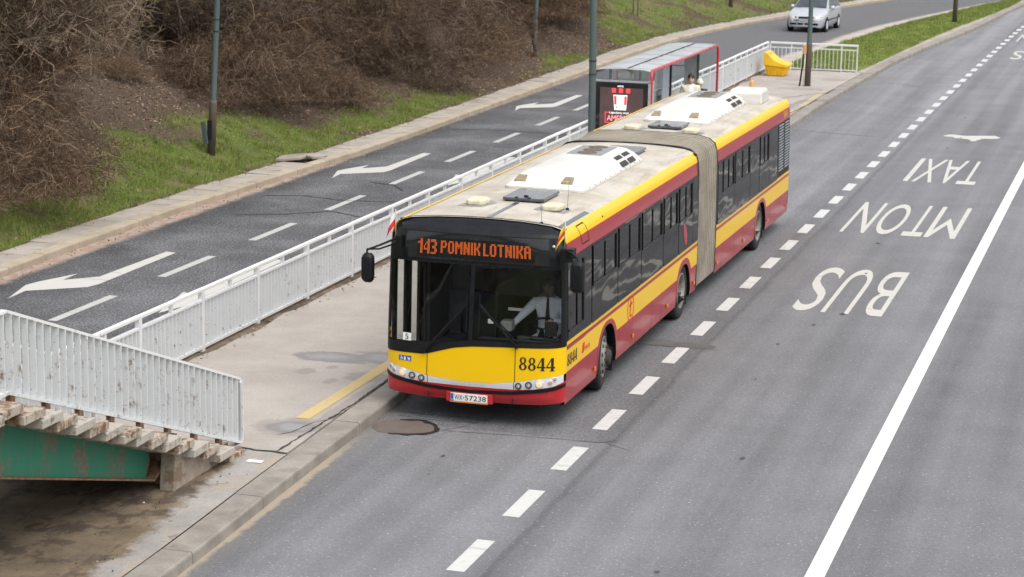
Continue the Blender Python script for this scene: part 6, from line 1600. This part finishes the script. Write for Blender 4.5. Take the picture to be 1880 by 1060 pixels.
def leaves(name, P, s, mats):
    n = len(P); P = np.array(P); rg = np.random.default_rng(5); nx = rg.normal(size=(n, 3)); nx[:, 2] *= .4; nx /= np.linalg.norm(nx, axis=1)[:, None]
    up = np.tile([0, 0, 1.], (n, 1)) + rg.normal(size=(n, 3)) * .35; ny = np.cross(up, nx); ny /= np.linalg.norm(ny, axis=1)[:, None]; sz = rg.uniform(s[0], s[1], n)[:, None]
    vs = np.stack([P - nx * sz, P - ny * sz * .55, P + nx * sz, P + ny * sz * .55], 1).reshape(-1, 3)
    me = bpy.data.meshes.new(name); me.from_pydata([tuple(v) for v in vs], [], [(4 * i, 4 * i + 1, 4 * i + 2, 4 * i + 3) for i in range(n)])
    for m in mats: me.materials.append(MT[m])
    o = bpy.data.objects.new(name, me); COL.objects.link(o); o['kind'] = 'stuff'; return o
P = []
while len(P) < 24000:
    y = U(3, 62); d = U(.0, 7); g_ = grass_amt(d, y)
    if R() < (1. if g_ < .35 else .3): P.append(bank_p(d, y, .02))
leaves('fallen_leaves', P, (.02, .05), ['leaf'])
P = []
for _ in range(750):
    y = U(2, 60); P.append((kl(y) - .90 + abs(random.gauss(0, .16)) - .05, y, .155))
for _ in range(900):
    y = U(-2, 58); P.append((kl(y) + abs(random.gauss(0, .14)) + .02, y, .012))
for _ in range(260): P.append((U(-4.6, -1.5), 50.62 + random.gauss(0, .12), .15))
for _ in range(160):
    y = U(-1, 12); P.append((-4.85 + abs(random.gauss(0, .12)), y, .152))
leaves('gutter_leaves', P, (.012, .035), ['leaf'])
# grit and scraps on the packed dirt and gutter
P = []
for _ in range(420): P.append((U(-6, -1.5), U(-10, -3.2), .15 + U(-.01, .02)))
leaves('dirt_litter', P, (.008, .024), ['paper']) if False else leaves('dirt_litter', P[:50], (.006, .018), ['paper'])
leaves('dirt_crumbs', P[90:], (.008, .022), ['crack'])

# ------------------------------------------------------------------ the footbridge the picture is taken from (seen mirrored in the windscreen)
fb = thing('footbridge', 'green steel footbridge over the road mirrored in the bus windscreen', 'footbridge', (0, -27.8, 5.9))
mb = MB(); mb.box(-24, 26, -29.4, -26.3, 5.62, 5.9); mb.build('deck', 'abut', fb)
for y in (-29.1, -26.6): mb = MB(); mb.box(-24, 26, y - .02, y + .02, 4.7, 5.62); mb.build('bridge_girder', 'girder', fb)
for y in (-29.35, -26.36):
    mb = MB(); [mb.box(-24 + .5 * k, -23.98 + .5 * k, y - .03, y + .03, 5.9, 6.95) for k in range(101)]; mb.box(-24, 26, y - .04, y + .04, 6.95, 7.0); mb.build('parapet', 'balus', fb)
for x in (-14.5, 12.5): mb = MB(); mb.box(x - .4, x + .4, -28.4, -27.3, -.1, 5.62); mb.build('pier', 'abut', fb)
# ------------------------------------------------------------------ daylight, camera
w = bpy.data.worlds.new('World'); SC.world = w; w.use_nodes = True; nt = w.node_tree; nt.nodes.clear()
EL, AZ = radians(62), radians(125)     # high, veiled sun on the street side
sk = nt.nodes.new('ShaderNodeTexSky'); sk.sky_type = 'NISHITA'; sk.sun_disc = False; sk.sun_elevation = EL; sk.sun_rotation = AZ; sk.dust_density = 4; sk.air_density = 1.2; sk.ozone_density = 1
hs = nt.nodes.new('ShaderNodeHueSaturation'); hs.inputs['Saturation'].default_value = .22
bg = nt.nodes.new('ShaderNodeBackground'); bg.inputs[1].default_value = .15
ow = nt.nodes.new('ShaderNodeOutputWorld'); nt.links.new(sk.outputs[0], hs.inputs['Color']); nt.links.new(hs.outputs[0], bg.inputs[0]); nt.links.new(bg.outputs[0], ow.inputs[0])
sl = bpy.data.lights.new('sun', 'SUN'); sl.energy = .8; sl.angle = radians(60); sl.color = (1, .965, .91)
so = bpy.data.objects.new('sun', sl); COL.objects.link(so)
dirv = V((sin(AZ) * cos(EL), cos(AZ) * cos(EL), sin(EL))); so.rotation_euler = dirv.to_track_quat('Z', 'Y').to_euler(); so.location = dirv * 60
CQ = (8.6674, -27.2636, 7.6507, -.2883, -.1985, .0179, 3981.15)
yaw, pit, rol = CQ[3:6]
f = V((sin(yaw) * cos(pit), cos(yaw) * cos(pit), sin(pit))); r = V((cos(yaw), -sin(yaw), 0)); u_ = r.cross(f)
r2 = r * cos(rol) + u_ * sin(rol); u2 = -r * sin(rol) + u_ * cos(rol)
cam = bpy.data.cameras.new('camera'); cam.sensor_width = 36; cam.sensor_fit = 'HORIZONTAL'; cam.lens = CQ[6] / 1880 * 36; cam.clip_end = 1200
cam.dof.use_dof = True; cam.dof.focus_distance = 29.; cam.dof.aperture_fstop = 3.5
co = bpy.data.objects.new('camera', cam); COL.objects.link(co)
m = Matrix((r2, u2, -f)).transposed().to_4x4(); m.translation = V(CQ[:3]); co.matrix_world = m
SC.camera = co
vs_ = SC.view_settings; vs_.view_transform = 'Standard'; vs_.look = 'None'; vs_.gamma = 1; vs_.use_curve_mapping = False; vs_.exposure = .62
SC.cycles.use_denoising = True; SC.cycles.max_bounces = 8; SC.cycles.transparent_max_bounces = 16; SC.cycles.caustics_reflective = False; SC.cycles.caustics_refractive = False; SC.cycles.sample_clamp_indirect = 6
